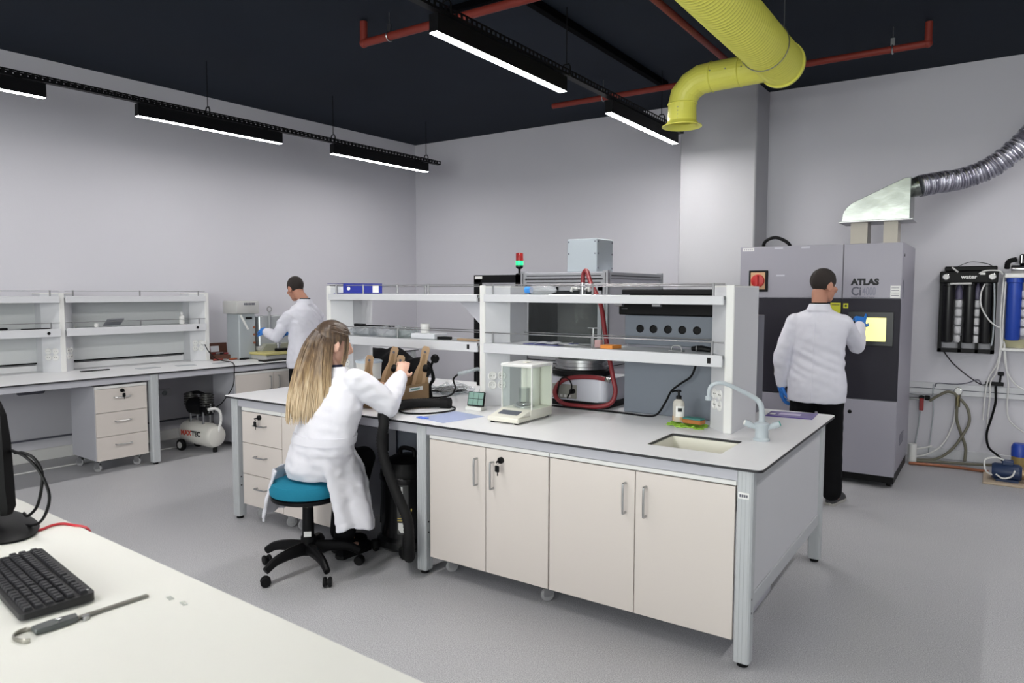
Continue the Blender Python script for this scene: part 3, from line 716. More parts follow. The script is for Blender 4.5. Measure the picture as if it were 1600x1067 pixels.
def on_drum(u, z, r=.1655): # angle u measured from the camera-facing side
    a = math.radians(-58)+u/r; return Vector((-2.985+r*math.cos(a), 3.24+r*math.sin(a), z))
g = [[on_drum(-.035+.07*i/6, .14+.06*j) for i in range(7)] for j in range(6)]
lb = B().sheet(g).build('label', mat('silver_black_label', (60, 60, 60), .35, var=.6, scale=9), t)
Mx = Matrix.Translation(on_drum(-.03, .255, .1672)) @ Matrix.Rotation(math.radians(32), 4, 'Z') @ Matrix.Rotation(math.pi/2, 4, 'X')
text("TA'", .06, Mx, mat('yellow_print', (214, 190, 90), .5), lb, bold=.001)
for z in (.235, .222):
    B().sheet([[on_drum(-.033+.066*i/6, z, .1668) for i in range(7)], [on_drum(-.033+.066*i/6, z+.004, .1668) for i in range(7)]]).build('yellow_line', MT['yellow_print'], lb)
bt = B().sheet([[on_drum(s_*w_, z, .1668) for s_ in (-1, 0, 1)] for w_, z in ((.012, .15), (.028, .17), (.028, .21))]+[]); bt.build('white_print', M_LABEL, lb)
bt = B().sheet([[on_drum(s_*w_-.005, z, .1668) for s_ in (-1, 0, 1)] for w_, z in ((.012, .32), (.010, .36), (.005, .40), (.005, .43))]); bt.build('white_print', M_LABEL, lb)
HP = [(-2.84, 3.42, .903), (-2.93, 3.36, .903), (-2.99, 3.26, .904), (-2.98, 3.11, .905), (-2.90, 2.95, .903), (-2.835, 2.885, .85), (-2.845, 2.875, .75), (-2.82, 2.875, .64), (-2.76, 2.875, .52), (-2.70, 2.875, .42), (-2.645, 2.87, .33), (-2.635, 2.87, .20), (-2.69, 2.93, .10), (-2.78, 3.01, .09), (-2.84, 3.08, .15)]
ps = spline(HP, 14); rr = [.031 if i % 2 else .028 for i in range(len(ps))]
b = B().tube(ps, rr, 12); h = b.build('hose', M_RUB, t, ang=80)
B().tube([(-2.80, 3.43, .904), (-2.86, 3.415, .903)], .036, 12).build('hose_cuff', M_BLK, h)
B().tube([(-2.843, 2.886, .80), (-2.845, 2.886, .70)], .0335, 14).build('hose_cuff', M_BLK, h)
solo(B().tube([(-3.02, 3.18, .876), (-2.88, 3.12, .876), (-2.76, 3.2, .876), (-2.72, 3.36, .876), (-2.8, 3.46, .876), (-2.95, 3.5, .876)], .005, 8, 6), 'power_cable', M_BLK, 'thin black cable lying on the island beside the folder', 'cable', loc=(-2.85, 3.3, .872))

# items on the shelf
t = thing('ring_binder', 'blue lever-arch binder lying on the top left shelf', 'binder', (-3.95, 3.66, 1.581))
MB_ = Matrix.Translation((-3.96, 3.612, 1.583)) @ Matrix.Rotation(math.radians(16), 4, 'Z')
k = B().box(-.005, 0, 0, 0, .315, .075); k.box(-.275, 0, .072, 0, .315, .075); k.box(-.275, 0, 0, 0, .315, .003)
MB_ = Matrix.Translation((-3.93, 3.60, 1.5815)) @ Matrix.Rotation(math.radians(-17), 4, 'Z')
B().merge(k, MB_).build('cover', M_BLUEB, t)
k = B().box(-.255, .006, .006, -.02, .308, .05); B().merge(k, MB_).build('paper_block', M_PAPER, t)
k = B().box(.0, .235, .008, .001, .285, .066); B().merge(k, MB_).build('spine_label', M_LABEL, t)
k = B().lathe([(.001, 0), (.013, 0), (.013, .002), (.001, .002)], (0, .04, .037), 14, 'X'); B().merge(k, MB_).build('finger_ring', M_LABEL, t)
for i, (x, y, s) in enumerate(((-3.88, 3.75, .13), (-3.68, 3.78, .15), (-3.50, 3.74, .10))):
    me = blob(crumple(B().sph((x, y, 1.305), (s, .10, .035), 12), .04, 16, i), .009, 1)
    for v in me.vertices: v.co.z = max(v.co.z, 1.2765)
    o = link('plastic_bag', me, M_FILM, None); tag(o, ('clear crumpled plastic bag under a black comb tool', 'larger clear crumpled plastic bag in the middle of left shelf', 'small clear plastic bag beside the glass dish')[i], 'bag', 'clear bags on the lower left shelf')
t = thing('long_tool', 'long black tool lying on plastic bags on the lower left shelf', 'tool', (-3.8, 3.74, 1.34))
B().box(-3.92, 3.72, 1.345, -3.56, 3.745, 1.353, .002).build('blade', M_BLK, t); B().cb((-3.90, 3.73, 1.35), (.10, .035, .02), .004).build('handle', M_BLK, t)
solo(B().lathe([(.001, 1.276), (.085, 1.276), (.09, 1.335), (.086, 1.335), (.082, 1.281), (.001, 1.281)], (-3.44, 3.74, 0), 28), 'glass_dish', M_CLEAR, 'clear round glass dish left of the small white jar', 'dish', loc=(-3.44, 3.74, 1.276))
solo(B().box(-3.35, 3.68, 1.276, -3.14, 3.82, 1.312, .003), 'flat_box', M_PAPER, 'flat white box under a small white jar on left shelf', 'box', loc=(-3.24, 3.75, 1.276))
t = thing('small_jar', 'small white screw-lid jar standing on a flat white box', 'jar', (-3.28, 3.75, 1.312))
B().lathe([(.001, 1.3125), (.032, 1.3125), (.032, 1.35), (.028, 1.355), (.001, 1.355)], (-3.28, 3.75, 0), 22).build('body', M_WPL, t)
B().lathe([(.034, 1.352), (.034, 1.375), (.001, 1.377)], (-3.28, 3.75, 0), 22).build('lid', M_WPL, t)
solo(B().prism([(-3.13, 3.70), (-3.03, 3.72), (-3.05, 3.76), (-3.12, 3.76)], 1.276, 1.294), 'rubber_wedge', M_BLK, 'black wedge beside the flat white box on left shelf', 'wedge', loc=(-3.08, 3.73, 1.276))
solo(B().box(-2.96, 3.70, 1.276, -2.79, 3.74, 1.288, .002), 'wooden_strip', M_KRAFT, 'tan wooden strip at right end of the lower left shelf', 'strip', loc=(-2.87, 3.72, 1.276))
t = thing('sample_bottle', 'clear bottle with blue cap lying on the top right shelf', 'bottle', (-2.35, 3.75, 1.581))
B().lathe([(.001, 0), (.028, 0), (.028, .13), (.014, .16), (.014, .17), (.001, .17)], (-2.40, 3.75, 1.61), 20, 'X').build('body', M_FILM, t)
B().lathe([(.001, -.05), (.022, -.05), (.022, -.01), (.001, -.01)], (-2.395, 3.75, 1.61), 18, 'X').build('cap', mat('cap_blue', (60, 140, 220), .4), t)
solo(B().box(-2.25, 3.70, 1.581, -1.93, 3.90, 1.584), 'paper_sheet', M_PAPER, 'white sheet lying on the top right shelf', 'paper', loc=(-2.1, 3.8, 1.581))
solo(B().prism([(-2.42, 3.68), (-2.16, 3.66), (-2.14, 3.88), (-2.40, 3.90)], 1.276, 1.279), 'blue_folder', mat('faded_blue_card', (96, 100, 160), .5), 'dark blue folder on the lower right shelf', 'folder', loc=(-2.28, 3.78, 1.276))
g = [[(-2.33+.20*i/6, 3.66+.14*j/4, 1.2805+.012*abs(math.sin(i*.9+j*.6))) for i in range(7)] for j in range(5)]
solo(B().sheet(g).solid(.001), 'paper_sheet', M_PAPER, 'curled white sheet lying over the dark blue folder', 'paper', loc=(-2.25, 3.72, 1.28))
for i, (x, y, a) in enumerate(((-2.12, 3.72, .3), (-2.06, 3.75, -.5))):
    t = thing('tweezers', ('steel tweezers beside the curled sheet, left pair', 'steel tweezers left of thin rod stand, right pair')[i], 'tweezers', (x, y, 1.276), 'steel tweezers on the lower right shelf')
    for s in (-1, 1):
        k = B().tube([(-.06, 0, .006), (0, s*.009, .006), (.06, s*.001, .006)], .0025, 6, 4); B().merge(k, Matrix.Translation((x, y, 1.276)) @ Matrix.Rotation(a, 4, 'Z')).build('arm', M_STEEL, t)
t = thing('rod_stand', 'thin steel rod stand on the lower right shelf', 'stand', (-1.98, 3.78, 1.276))
B().box(-2.03, 3.76, 1.276, -1.95, 3.80, 1.282, .002).build('base', M_STEEL, t); B().cyl((-1.985, 3.78, 1.282), (-1.985, 3.78, 1.385), .004, n=8).build('rod', M_STEEL, t); B().box(-2.02, 3.775, 1.382, -1.95, 3.785, 1.388).build('crossbar', M_STEEL, t)
solo(B().box(-1.93, 3.69, 1.276, -1.89, 3.73, 1.32, .003), 'small_carton', mat('pink_card', (196, 160, 160), .6), 'small pinkish carton beside orange block on shelf', 'box', loc=(-1.91, 3.71, 1.276))
solo(B().prism([(-1.875, 3.66), (-1.80, 3.66), (-1.78, 3.74), (-1.87, 3.73)], 1.276, 1.296), 'foam_block', mat('orange_foam', (222, 140, 60), .7), 'orange block on the lower right shelf', 'block', loc=(-1.83, 3.70, 1.276))
t = thing('metal_clamp', 'small metal clamp near right end of lower shelf', 'clamp', (-1.44, 3.72, 1.276))
B().box(-1.48, 3.70, 1.276, -1.40, 3.74, 1.283, .002).build('jaw', M_STEEL, t); B().tube([(-1.47, 3.72, 1.283), (-1.46, 3.72, 1.305), (-1.42, 3.72, 1.305), (-1.41, 3.72, 1.283)], .004, 6, 3).build('bow', M_STEEL, t)
t = thing('tool_grip', 'black hand tool at the right end of the lower shelf', 'tool', (-1.31, 3.74, 1.276))
B().tube([(-1.36, 3.74, 1.293), (-1.31, 3.735, 1.297), (-1.26, 3.74, 1.291)], [.012, .017, .014], 10, 4).build('body', M_BLK, t); B().torus((-1.33, 3.735, 1.296), .016, .003, 'x', 14, 6).build('ring', M_STEEL, t)

# white stirrer with vacuum vessel
t = thing('stirrer_unit', 'white bench device with grey panel under the vacuum vessel', 'lab device', (-2.22, 4.15, ZT))
B().prism(round_poly(-2.46, 3.955, -1.98, 4.36, .04), .8705, .905).build('base_skirt', M_BLK, t)
B().prism(round_poly(-2.44, 3.972, -2.0, 4.34, .05), .905, 1.05, bev=.008).build('housing', mat('cool_white_plastic', (205, 206, 216), .4), t)
p_ = B().box(-2.43, 3.967, .915, -2.20, 3.974, 1.005, .002).build('control_panel', mat('olive_grey_panel', (150, 150, 142), .45), t)
for k in range(6): B().cb((-2.40+.03*k, 3.9665, .93), (.018, .003, .016)).build('panel_mark', M_WPL, p_)
B().lathe([(.001, .0), (.018, .0), (.016, -.022), (.001, -.024)], (-2.225, 3.967, .965), 16, 'Y').build('knob', M_BLK, p_)
t = thing('vacuum_vessel', 'tall clear vacuum vessel on steel ring behind right shelf bay', 'vessel', (-2.25, 4.15, 1.05))
cx, cy = -2.26, 4.15
B().lathe([(.001, 1.051), (.17, 1.051), (.20, 1.062), (.20, 1.09), (.19, 1.098), (.001, 1.098)], (cx, cy, 0), 40).build('base_disc', M_BLK, t)
B().lathe([(.165, 1.0985), (.178, 1.10), (.178, 1.115), (.168, 1.118), (.168, 1.14), (.176, 1.143), (.176, 1.16), (.16, 1.16), (.16, 1.10)], (cx, cy, 0), 40).build('steel_ring', M_STEEL, t)
B().lathe([(.158, 1.101), (.165, 1.101), (.165, 1.555), (.158, 1.555)], (cx, cy, 0), 40).build('clear_wall', M_CLEAR, t)
B().lathe([(.001, 1.556), (.185, 1.556), (.185, 1.582), (.001, 1.582)], (cx, cy, 0), 40).build('lid', M_BLKM, t)
b = B().cyl((cx, cy, 1.582), (cx, cy, 1.64), .02, n=14); b.cyl((cx-.03, cy, 1.615), (cx+.03, cy, 1.615), .012, n=10); f = b.build('valve_body', M_STEEL, t)
for s in (-.06, .06): B().tube([(cx+s*.5, cy-.02, 1.615), (cx+s, cy-.03, 1.63), (cx+s*1.1, cy-.035, 1.60)], .010, 8).build('tap', M_WPL, f)
B().lathe([(.001, 1.64), (.014, 1.64), (.014, 1.665), (.001, 1.665)], (cx, cy, 0), 12).build('hose_nipple', M_STEEL, f)
HR = [(cx, cy, 1.66), (cx+.005, cy, 1.72), (cx+.04, cy-.02, 1.735), (cx+.10, cy-.08, 1.66), (-2.05, 4.0, 1.52), (-2.0, 3.965, 1.35), (-1.955, 3.945, 1.18), (-1.925, 3.93, 1.08), (-1.905, 3.925, .99), (-1.93, 3.91, .92), (-2.02, 3.89, .892), (-2.14, 3.88, .889), (-2.25, 3.89, .893), (-2.325, 3.92, .93), (-2.33, 3.935, .985), (-2.28, 3.945, 1.035), (-2.18, 3.947, 1.06), (-2.06, 3.948, 1.066), (-1.985, 3.949, 1.06)]
t = thing('vacuum_hose', 'thick red rubber hose looped in front of the white device', 'hose', (-2.1, 3.9, ZT))
B().tube(HR, .0145, 12, 8).build('tube', M_REDH, t)
B().tube([(-1.99, 3.949, 1.06), (-1.955, 3.95, 1.052)], [.012, .016], 10).build('metal_end', M_CHROME, t)
solo(B().tube([(-2.36, 3.90, .877), (-2.3, 3.86, .878), (-2.0, 3.87, .876), (-1.87, 3.87, .877), (-1.79, 3.87, .876), (-1.68, 3.86, .876), (-1.61, 3.87, .89), (-1.56, 3.88, .97), (-1.53, 3.88, 1.03), (-1.48, 3.885, 1.075), (-1.42, 3.89, 1.12), (-1.395, 3.89, 1.175), (-1.39, 3.90, 1.212)], .006, 8, 8), 'power_cable', M_BLK, 'black cable from the red hose loop up to the lower shelf', 'cable', loc=(-1.7, 3.87, .872))
solo(B().tube([(-2.33, 3.94, .89), (-2.30, 3.93, 1.03), (-2.25, 3.935, 1.05), (-2.215, 3.935, 1.0), (-2.25, 3.94, .92)], .005, 8, 6), 'thin_cable', M_BLK, 'thin black cable loop beside the red hose, left side', 'cable', loc=(-2.27, 3.93, .9))

# tester with five round holes
t = thing('light_cabinet', 'grey bench cabinet with five round holes and black lid', 'lab device', (-1.6, 4.2, ZT))
M_BL = mat('blue_grey_enamel', (114, 121, 132), .45, var=.01)
B().box(-1.86, 3.952, .871, -1.29, 4.13, 1.25, .003).build('lower_front', M_BL, t)
B().box(-1.855, 3.975, 1.25, -1.29, 4.13, 1.285, .002).build('ledge', mat('lilac_enamel', (146, 146, 156), .45), t)
f = B().box(-1.86, 3.952, 1.285, -1.29, 4.13, 1.46, .003).build('hole_panel', M_BL, t)
for x in (-1.76, -1.675, -1.585, -1.498, -1.41):
    B().lathe([(.024, .002), (.024, -.003), (.020, -.004), (.018, -.0012), (.001, -.0012)], (x, 3.952, 1.381), 20, 'Y').build('round_hole', M_BLK, f)
B().box(-1.86, 4.13, .871, -1.18, 4.50, 1.462, .003).build('body', M_SHEET, t)
l = B().box(-1.90, 3.945, 1.462, -1.285, 4.30, 1.55, .006).build('lid', M_BLK, t)
B().box(-1.88, 3.942, 1.585, -1.285, 4.30, 1.615, .004).build('lid_top', M_BLK, t)
B().box(-1.85, 3.99, 1.55, -1.30, 4.28, 1.585).build('lid_gasket', M_BLKM, t)
for k in range(4): B().cyl((-1.876+.01*k, 3.944, 1.50), (-1.876+.01*k, 3.947, 1.50), .002, n=6).build('rivet', M_STEEL, l)
# tap
t = thing('lab_tap', 'grey-blue plastic swan-neck lab tap beside the sink', 'tap', (-.935, 3.57, ZT))
M_TAP = mat('grey_blue_plastic', (182, 191, 197), .4)
B().lathe([(.001, .8705), (.040, .8705), (.040, .878), (.032, .886), (.030, .93), (.036, .94), (.036, .955), (.02, .965), (.001, .965)], (-.935, 3.57, 0), 26).build('base', M_TAP, t)
B().tube([(-.935, 3.57, .96), (-.938, 3.57, 1.02), (-.945, 3.565, 1.052), (-.97, 3.555, 1.08), (-1.05, 3.49, 1.133), (-1.10, 3.462, 1.153), (-1.135, 3.452, 1.15), (-1.16, 3.45, 1.125), (-1.165, 3.45, 1.08)], [.015, .0135, .0135, .012, .0105, .010, .010, .010, .010], 14, 5).build('spout', M_TAP, t)
b = B().cyl((-1.165, 3.45, 1.085), (-1.165, 3.45, 1.065), .016, n=12); b.build('aerator', M_TAP, t)
for dx, dy, m_ in ((-.05, -.02, M_WPL), (.05, .02, mat('teal_cap', (60, 150, 140), .4))):
    k = B().tube([(-.935, 3.57, .925), (-.935+dx, 3.57+dy, .945)], [.011, .014], 12); kn = k.build('valve', M_TAP, t)
    k = B().tube([(-.935+dx, 3.57+dy, .945), (-.935+dx*1.5, 3.57+dy*1.5, .956)], [.017, .016], 12); k.build('knob', M_TAP, kn)
    k = B().tube([(-.935+dx*1.5, 3.57+dy*1.5, .956), (-.935+dx*1.6, 3.57+dy*1.6, .958)], [.014, .011], 12); k.build('cap', m_, kn)
# soap, sponge, cloth, booklet
t = thing('pump_bottle', 'clear pump bottle of amber soap standing on green cloth', 'bottle', (-1.43, 3.74, ZT))
B().lathe([(.001, .888), (.031, .888), (.033, .895), (.033, .985), (.028, 1.0), (.013, 1.012), (.001, 1.012)], (-1.43, 3.74, 0), 24, sy=.8).build('bottle_body', thin('pale_bottle', (238, 234, 226), .55), t)
B().lathe([(.001, .889), (.0335, .893), (.0335, .918), (.001, .919)], (-1.43, 3.74, 0), 22, sy=.78).build('soap_fill', mat('amber_soap', (206, 150, 70), .2), t)
l_ = B().sheet([[(-1.43+.0338*math.cos(a), 3.74+.0338*.82*math.sin(a), z) for a in [math.radians(-100+16*k) for k in range(7)]] for z in (.915, .935, .955, .975)]).build('label', M_LABEL, t)
B().sheet([[(-1.43+.0341*math.cos(a), 3.74+.0341*.82*math.sin(a), z) for a in [math.radians(-80+14*k) for k in range(4)]] for z in (.945, .965)]).build('dark_print', M_INK, l_)
p_ = B().lathe([(.001, 1.012), (.015, 1.012), (.015, 1.03), (.006, 1.033), (.006, 1.05), (.014, 1.052), (.012, 1.062), (.001, 1.062)], (-1.43, 3.74, 0), 16).build('pump', M_BLK, t)
B().tube([(-1.43, 3.74, 1.057), (-1.45, 3.72, 1.057), (-1.458, 3.712, 1.05)], .005, 8).build('nozzle', M_BLK, p_)
g = []
for j in range(11):
    g.append([])
    for i in range(17):
        x, y = -1.475+.205*i/16, 3.665+.11*j/10
        g[-1].append((x+.008*math.sin(j*1.3), y+.012*math.sin(i*.8), .8715+.016*abs(noise.noise((x*26, y*26, 1)))+.004*(i % 3 == 0)))
solo(B().sheet(g).solid(.004), 'cleaning_cloth', mat('lime_cloth', (150, 196, 66), .9, var=.15, scale=60, bump=.3, bscale=120), 'crumpled lime green cloth under the soap bottle', 'cloth', loc=(-1.37, 3.72, ZT))
t = thing('sponge', 'brown sponge with teal top lying on green cloth', 'sponge', (-1.335, 3.72, .89))
MS = Matrix.Translation((-1.335, 3.72, .889)) @ Matrix.Rotation(-.15, 4, 'Z')
B().merge(B().box(-.055, -.03, 0, .055, .03, .022, .004), MS).build('foam', mat('brown_foam', (176, 112, 60), .9, bump=.4, bscale=150), t)
B().merge(B().box(-.054, -.029, .022, .054, .029, .031, .003), MS).build('scrub_pad', mat('teal_pad', (70, 130, 125), .9, bump=.5, bscale=200), t)
t = thing('booklet', 'purple printed booklet at the far right corner of the island', 'booklet', (-.98, 4.4, ZT))
B().prism([(-1.105, 4.29), (-.85, 4.315), (-.862, 4.53), (-1.115, 4.465)], .8705, .876).build('cover', mat('purple_print', (84, 62, 140), .35, var=.2, scale=14), t)
B().prism([(-1.05, 4.36), (-.93, 4.375), (-.935, 4.44), (-1.05, 4.43)], .876, .8764).build('white_print', mat('lilac_print', (196, 186, 214), .4, var=.3, scale=30), t)
B().prism([(-1.095, 4.34), (-1.065, 4.345), (-1.07, 4.40), (-1.098, 4.395)], .876, .8764).build('white_print', M_LABEL, t)
# ---------------------------------------------------------------- things on and under the left wall bench (offset, along, z)
ST['space'] = LB
ZB = .851
# small items on the shelf
t = thing('tablet', 'grey tablet leaning on the guard rail of left wall shelf', 'tablet', (-7.22, 3.2, 1.25))
MTb = Matrix.Translation((-7.225, 3.17, 1.296)) @ Matrix.Rotation(.15, 4, 'Z') @ Matrix.Rotation(-.7, 4, 'Y')
B().merge(B().box(-.05, -.085, -.006, .05, .085, .006, .003), MTb).build('case', mat('mid_grey_plastic', (130, 132, 138), .4), t)
B().merge(B().box(-.044, -.076, .006, .044, .076, .0066), MTb).build('screen', mat('grey_glass', (170, 172, 178), .4), t)
t = thing('spray_bottle', 'white bottle at the right end of left wall shelf', 'bottle', (-7.25, 3.86, 1.251))
B().lathe([(.001, 1.2515), (.024, 1.2515), (.026, 1.26), (.026, 1.33), (.012, 1.345), (.001, 1.345)], (-7.25, 3.86, 0), 18).build('body', M_WPL, t)
B().lathe([(.014, 1.345), (.014, 1.375), (.001, 1.376)], (-7.25, 3.86, 0), 14).build('cap', M_WPL, t)
solo(B().lathe([(.001, 1.2515), (.018, 1.2515), (.018, 1.285), (.001, 1.285)], (-7.25, 3.02, 0), 16), 'small_cup', M_WPL, 'small white cup left of the leaning tablet', 'cup', loc=(-7.25, 3.02, 1.2515))
solo(B().cb((-7.23, 2.24, 1.262), (.05, .09, .02), .005), 'black_clip', M_BLK, 'black clip on the shelf at left edge of the photo', 'clip', loc=(-7.23, 2.24, 1.25))
solo(B().tube([(-7.2, 2.38, 1.256), (-7.2, 2.62, 1.256)], .005, 8), 'thin_rod', M_BLK, 'thin black rod lying on the shelf left of upright', 'rod', loc=(-7.2, 2.5, 1.256))
solo(B().box(-7.10, 2.80, ZB, -7.06, 3.05, .860, .003), 'steel_ruler', M_BLK, 'black flat tool on the left bench behind the tablet shelf', 'tool', loc=(-7.08, 2.92, ZB))
for i, (o, w_, a, s) in enumerate(((-6.95, 3.35, .1, .20), (-6.9, 3.7, -.2, .18), (-6.85, 4.05, .3, .14))):
    M = Matrix.Translation((o, w_, ZB+.0003)) @ Matrix.Rotation(a, 4, 'Z')
    solo(B().merge(B().box(-.05, -s/2, 0, .05, s/2, .003), M), 'sample_sheet', mat('silver_film', (176, 180, 186), .3), ('greyish sample sheet lying nearest the drawer pedestal', 'greyish sample sheet in the middle of left bench', 'greyish sample sheet near the wooden tool case')[i], 'sheet', 'sample sheets on the left bench', loc=(o, w_, ZB))
# plug and cable from the shelf socket
t = thing('plug_cable', 'white plug with black cable hanging down to the compressor', 'cable', (-7.2, 4.05, .99))
B().lathe([(.001, 0), (.02, 0), (.022, .02), (.014, .045), (.001, .045)], (-7.205, 4.055, 1.04), 14, 'X').build('plug', M_WPL, t)
B().tube([(-7.16, 4.055, 1.03), (-7.13, 4.07, .97), (-7.1, 4.12, .89), (-7.04, 4.17, .858), (-6.8, 4.14, .857), (-6.56, 4.02, .857), (-6.49, 3.98, .855), (-6.475, 3.97, .80), (-6.475, 3.95, .65), (-6.50, 3.85, .5), (-6.56, 3.80, .44)], .005, 8, 6).build('cord', M_BLK, t)
# open wooden case with tools
t = thing('tool_case', 'open brown wooden tool case near the left man', 'case', (-7.3, 4.30, ZB))
M_WOOD = mat('dark_brown_wood', (92, 56, 42), .55, var=.2, scale=14)
B().box(-7.40, 4.20, ZB, -7.18, 4.46, ZB+.05, .003).build('base', M_WOOD, t)
M = Matrix.Translation((-7.40, 4.33, ZB+.05)) @ Matrix.Rotation(-.15, 4, 'Y')
B().merge(B().box(-.02, -.13, 0, 0, .13, .12, .003), M).build('lid', M_WOOD, t)
B().merge(B().box(.0005, -.07, .02, .004, .03, .085, .002), M).build('lid_pouch', M_PAPER, t)
for k in range(4): B().tube([(-7.34+.03*k, 4.235+.03*k, ZB+.058), (-7.30+.03*k, 4.30+.03*k, ZB+.066)], [.011, .008], 8).build('tool_bit', [M_ORANGE, M_STEEL, M_BLK, M_REDH][k], t)
for i, (o, w_, m_, lab) in enumerate(((-7.1, 4.20, M_ORANGE, 'orange-handled pliers in front of the wooden case'), (-7.06, 4.36, mat('wood_handle', (150, 80, 50), .5), 'brown-handled tool in front of the wooden case'), (-6.98, 4.44, M_BLK, 'black tool lying right of the wooden case'))):
    t = thing('hand_tool', lab, 'tool', (o, w_, ZB), 'hand tools on the left bench')
    B().tube([(o, w_-.09, ZB+.012), (o+.01, w_-.03, ZB+.013), (o, w_+.02, ZB+.012)], [.010, .0115, .008], 8, 4).build('handle', m_, t)
    B().tube([(o, w_+.02, ZB+.011), (o-.01, w_+.07, ZB+.010)], [.006, .004], 8).build('shaft', M_STEEL, t)
t = thing('black_clamp', 'black clamp block between tool case and testing machine', 'clamp', (-7.2, 4.62, ZB))
B().box(-7.25, 4.50, ZB, -7.15, 4.66, ZB+.02, .004).build('foot', M_BLK, t); B().tube([(-7.2, 4.53, ZB+.02), (-7.2, 4.55, ZB+.08), (-7.2, 4.63, ZB+.08), (-7.2, 4.64, ZB+.02)], .018, 8, 4).build('bow', M_BLK, t)
# testing machine
t = thing('testing_machine', 'pale grey bench testing machine with yellow plate in front of left man', 'machine', (-7.05, 4.8, ZB))
M_MG = mat('machine_grey', (186, 186, 184), .45, var=.01)
B().box(-7.24, 4.36, ZB, -7.0, 4.56, 1.35, .008).build('column', M_GPL, t)
h = B().box(-7.25, 4.32, 1.35, -6.98, 4.60, 1.49, .012, 2).build('head', M_MG, t)
for k in range(7): B().box(-6.9795, 4.415+.019*k, 1.445, -6.978, 4.429+.019*k, 1.468).build('worn_letter', M_GINK, h, smooth=False)
B().box(-6.999, 4.44, 1.29, -6.996, 4.52, 1.315).build('label', M_BLK, t)
B().tube([(-7.0, 4.38, 1.34), (-6.985, 4.46, 1.18)], .012, 8).build('lever', M_WPL, t)
for z in (1.20, 1.12, 1.03): B().cyl((-7.0, 4.54, z), (-6.985, 4.54, z), .012, n=10).build('button', mat('brown_knob', (150, 90, 60), .4), t)
B().box(-7.24, 4.62, .98, -7.02, 5.02, 1.32, .01).build('cabinet', mat('silver_cabinet', (196, 200, 202), .25, .5), t)
B().box(-7.22, 4.58, .94, -6.98, 5.05, .98, .004).build('bed', M_MG, t)
B().prism([(4.56, .90), (5.10, .90), (5.02, 1.01), (4.66, 1.01)], -7.22, -6.95, 'x', .006).build('sloped_housing', mat('olive_grey', (150, 152, 140), .5), t)
B().box(-7.2, 4.50, ZB+.002, -6.72, 5.15, .905, .006).build('base_box', M_MG, t)
B().box(-7.2, 4.48, .905, -6.70, 5.17, .93, .004).build('plate', mat('pale_yellow_paint', (206, 196, 128), .5), t)
B().cb((-6.86, 4.80, .945), (.08, .15, .03), .006).build('black_block', M_BLK, t)
B().lathe([(.001, .96), (.02, .96), (.02, 1.0), (.03, 1.0), (.03, 1.02), (.001, 1.02)], (-6.9, 4.78, 0), 16).build('specimen_grip', M_CHROME, t)
b = B().torus((-7.0, 4.74, 1.395), .028, .006, 'x', 18, 6); b.cyl((-7.0, 4.74, 1.10), (-7.0, 4.74, 1.37), .012, n=10); b.build('ring_gauge', M_STEEL, t)
solo(B().box(-6.72, 4.40, ZB, -6.60, 5.05, .862, .002), 'rubber_mat', M_BLK, 'black mat strip before the testing machine', 'mat', loc=(-6.66, 4.7, ZB))
# compressor
t = thing('air_compressor', 'silver-white tank air compressor with black motor under left bench', 'compressor', (-6.74, 3.70, 0))
ca = Vector((-6.93, 3.735, .185)); cb_ = Vector((-6.57, 3.80, .16)); ax = (cb_-ca).normalized()
MX = Matrix.Translation(ca) @ ax.to_track_quat('Z', 'Y').to_matrix().to_4x4()
Lc = (cb_-ca).length
M_TANK = mat('tank_paint', (214, 212, 206), .3)
k = B().lathe([(.001, -.06), (.06, -.055), (.10, -.035), (.118, 0), (.118, Lc), (.10, Lc+.035), (.06, Lc+.055), (.001, Lc+.06)], (0, 0, 0), 32)
B().merge(k, MX).build('tank', M_TANK, t)
side = ax.cross(Vector((0, 0, 1))).normalized()
if side.x < 0: side = -side
xa = ax.copy(); xa.z = 0; xa.normalize(); na = Vector((xa.y, -xa.x, 0)); 
if na.x < 0: na = -na
xa = Vector((-na.y, na.x, 0))
TX = Matrix((( xa.x, 0, na.x, 0), (xa.y, 0, na.y, 0), (0, 1, 0, 0), (0, 0, 0, 1)))
pc = ca+(cb_-ca)*.5+na*.119
text('MAX', .068, Matrix.Translation(pc-xa*.16+Vector((0, 0, -.005))) @ TX, mat('red_print', (196, 70, 50), .5), t, bold=.003, name='red_lettering')
text('TEC', .068, Matrix.Translation(pc-xa*.005+Vector((0, 0, -.005))) @ TX, M_INK, t, bold=.003, name='black_lettering')
up_ = Vector((0, 0, 1))
mc = ca+(cb_-ca)*.45+Vector((0, 0, .275))
M_DAL = mat('dark_cast_aluminium', (74, 74, 72), .4, .6)
def ring_cyl(p, q, r, n_=20): return B().cyl(p, q, r, n=n_)
ring_cyl(mc-xa*.10, mc+xa*.08, .088).build('motor', M_BLKM, t)
for s_ in (-.13, .10):
    k = B()
    for j in range(5): k.cyl(mc+xa*s_*1.0+Vector((0, 0, .01+.024*j)), mc+xa*s_+Vector((0, 0, .02+.024*j)), .068, n=14)
    k.cyl(mc+xa*s_, mc+xa*s_+Vector((0, 0, .13)), .045, n=12)
    k.build('cylinder_head', M_DAL, t)
B().merge(B().lathe([(.03, -.03), (.06, -.025), (.065, .0), (.06, .02), (.001, .02)], (0, 0, 0), 20), Matrix.Translation(mc+xa*.13+Vector((0, 0, -.02))) @ xa.to_track_quat('Z', 'Y').to_matrix().to_4x4()).build('fan_cover', M_BLK, t)
for a in range(5):
    q_ = mc+xa*.153+Vector((0, 0, -.02)); v = Vector((0, 0, 1))*math.cos(a*1.257)+na*math.sin(a*1.257)
    B().cyl(q_, q_+v*.05, .008, n=6).build('fan_blade', M_STEEL, t)
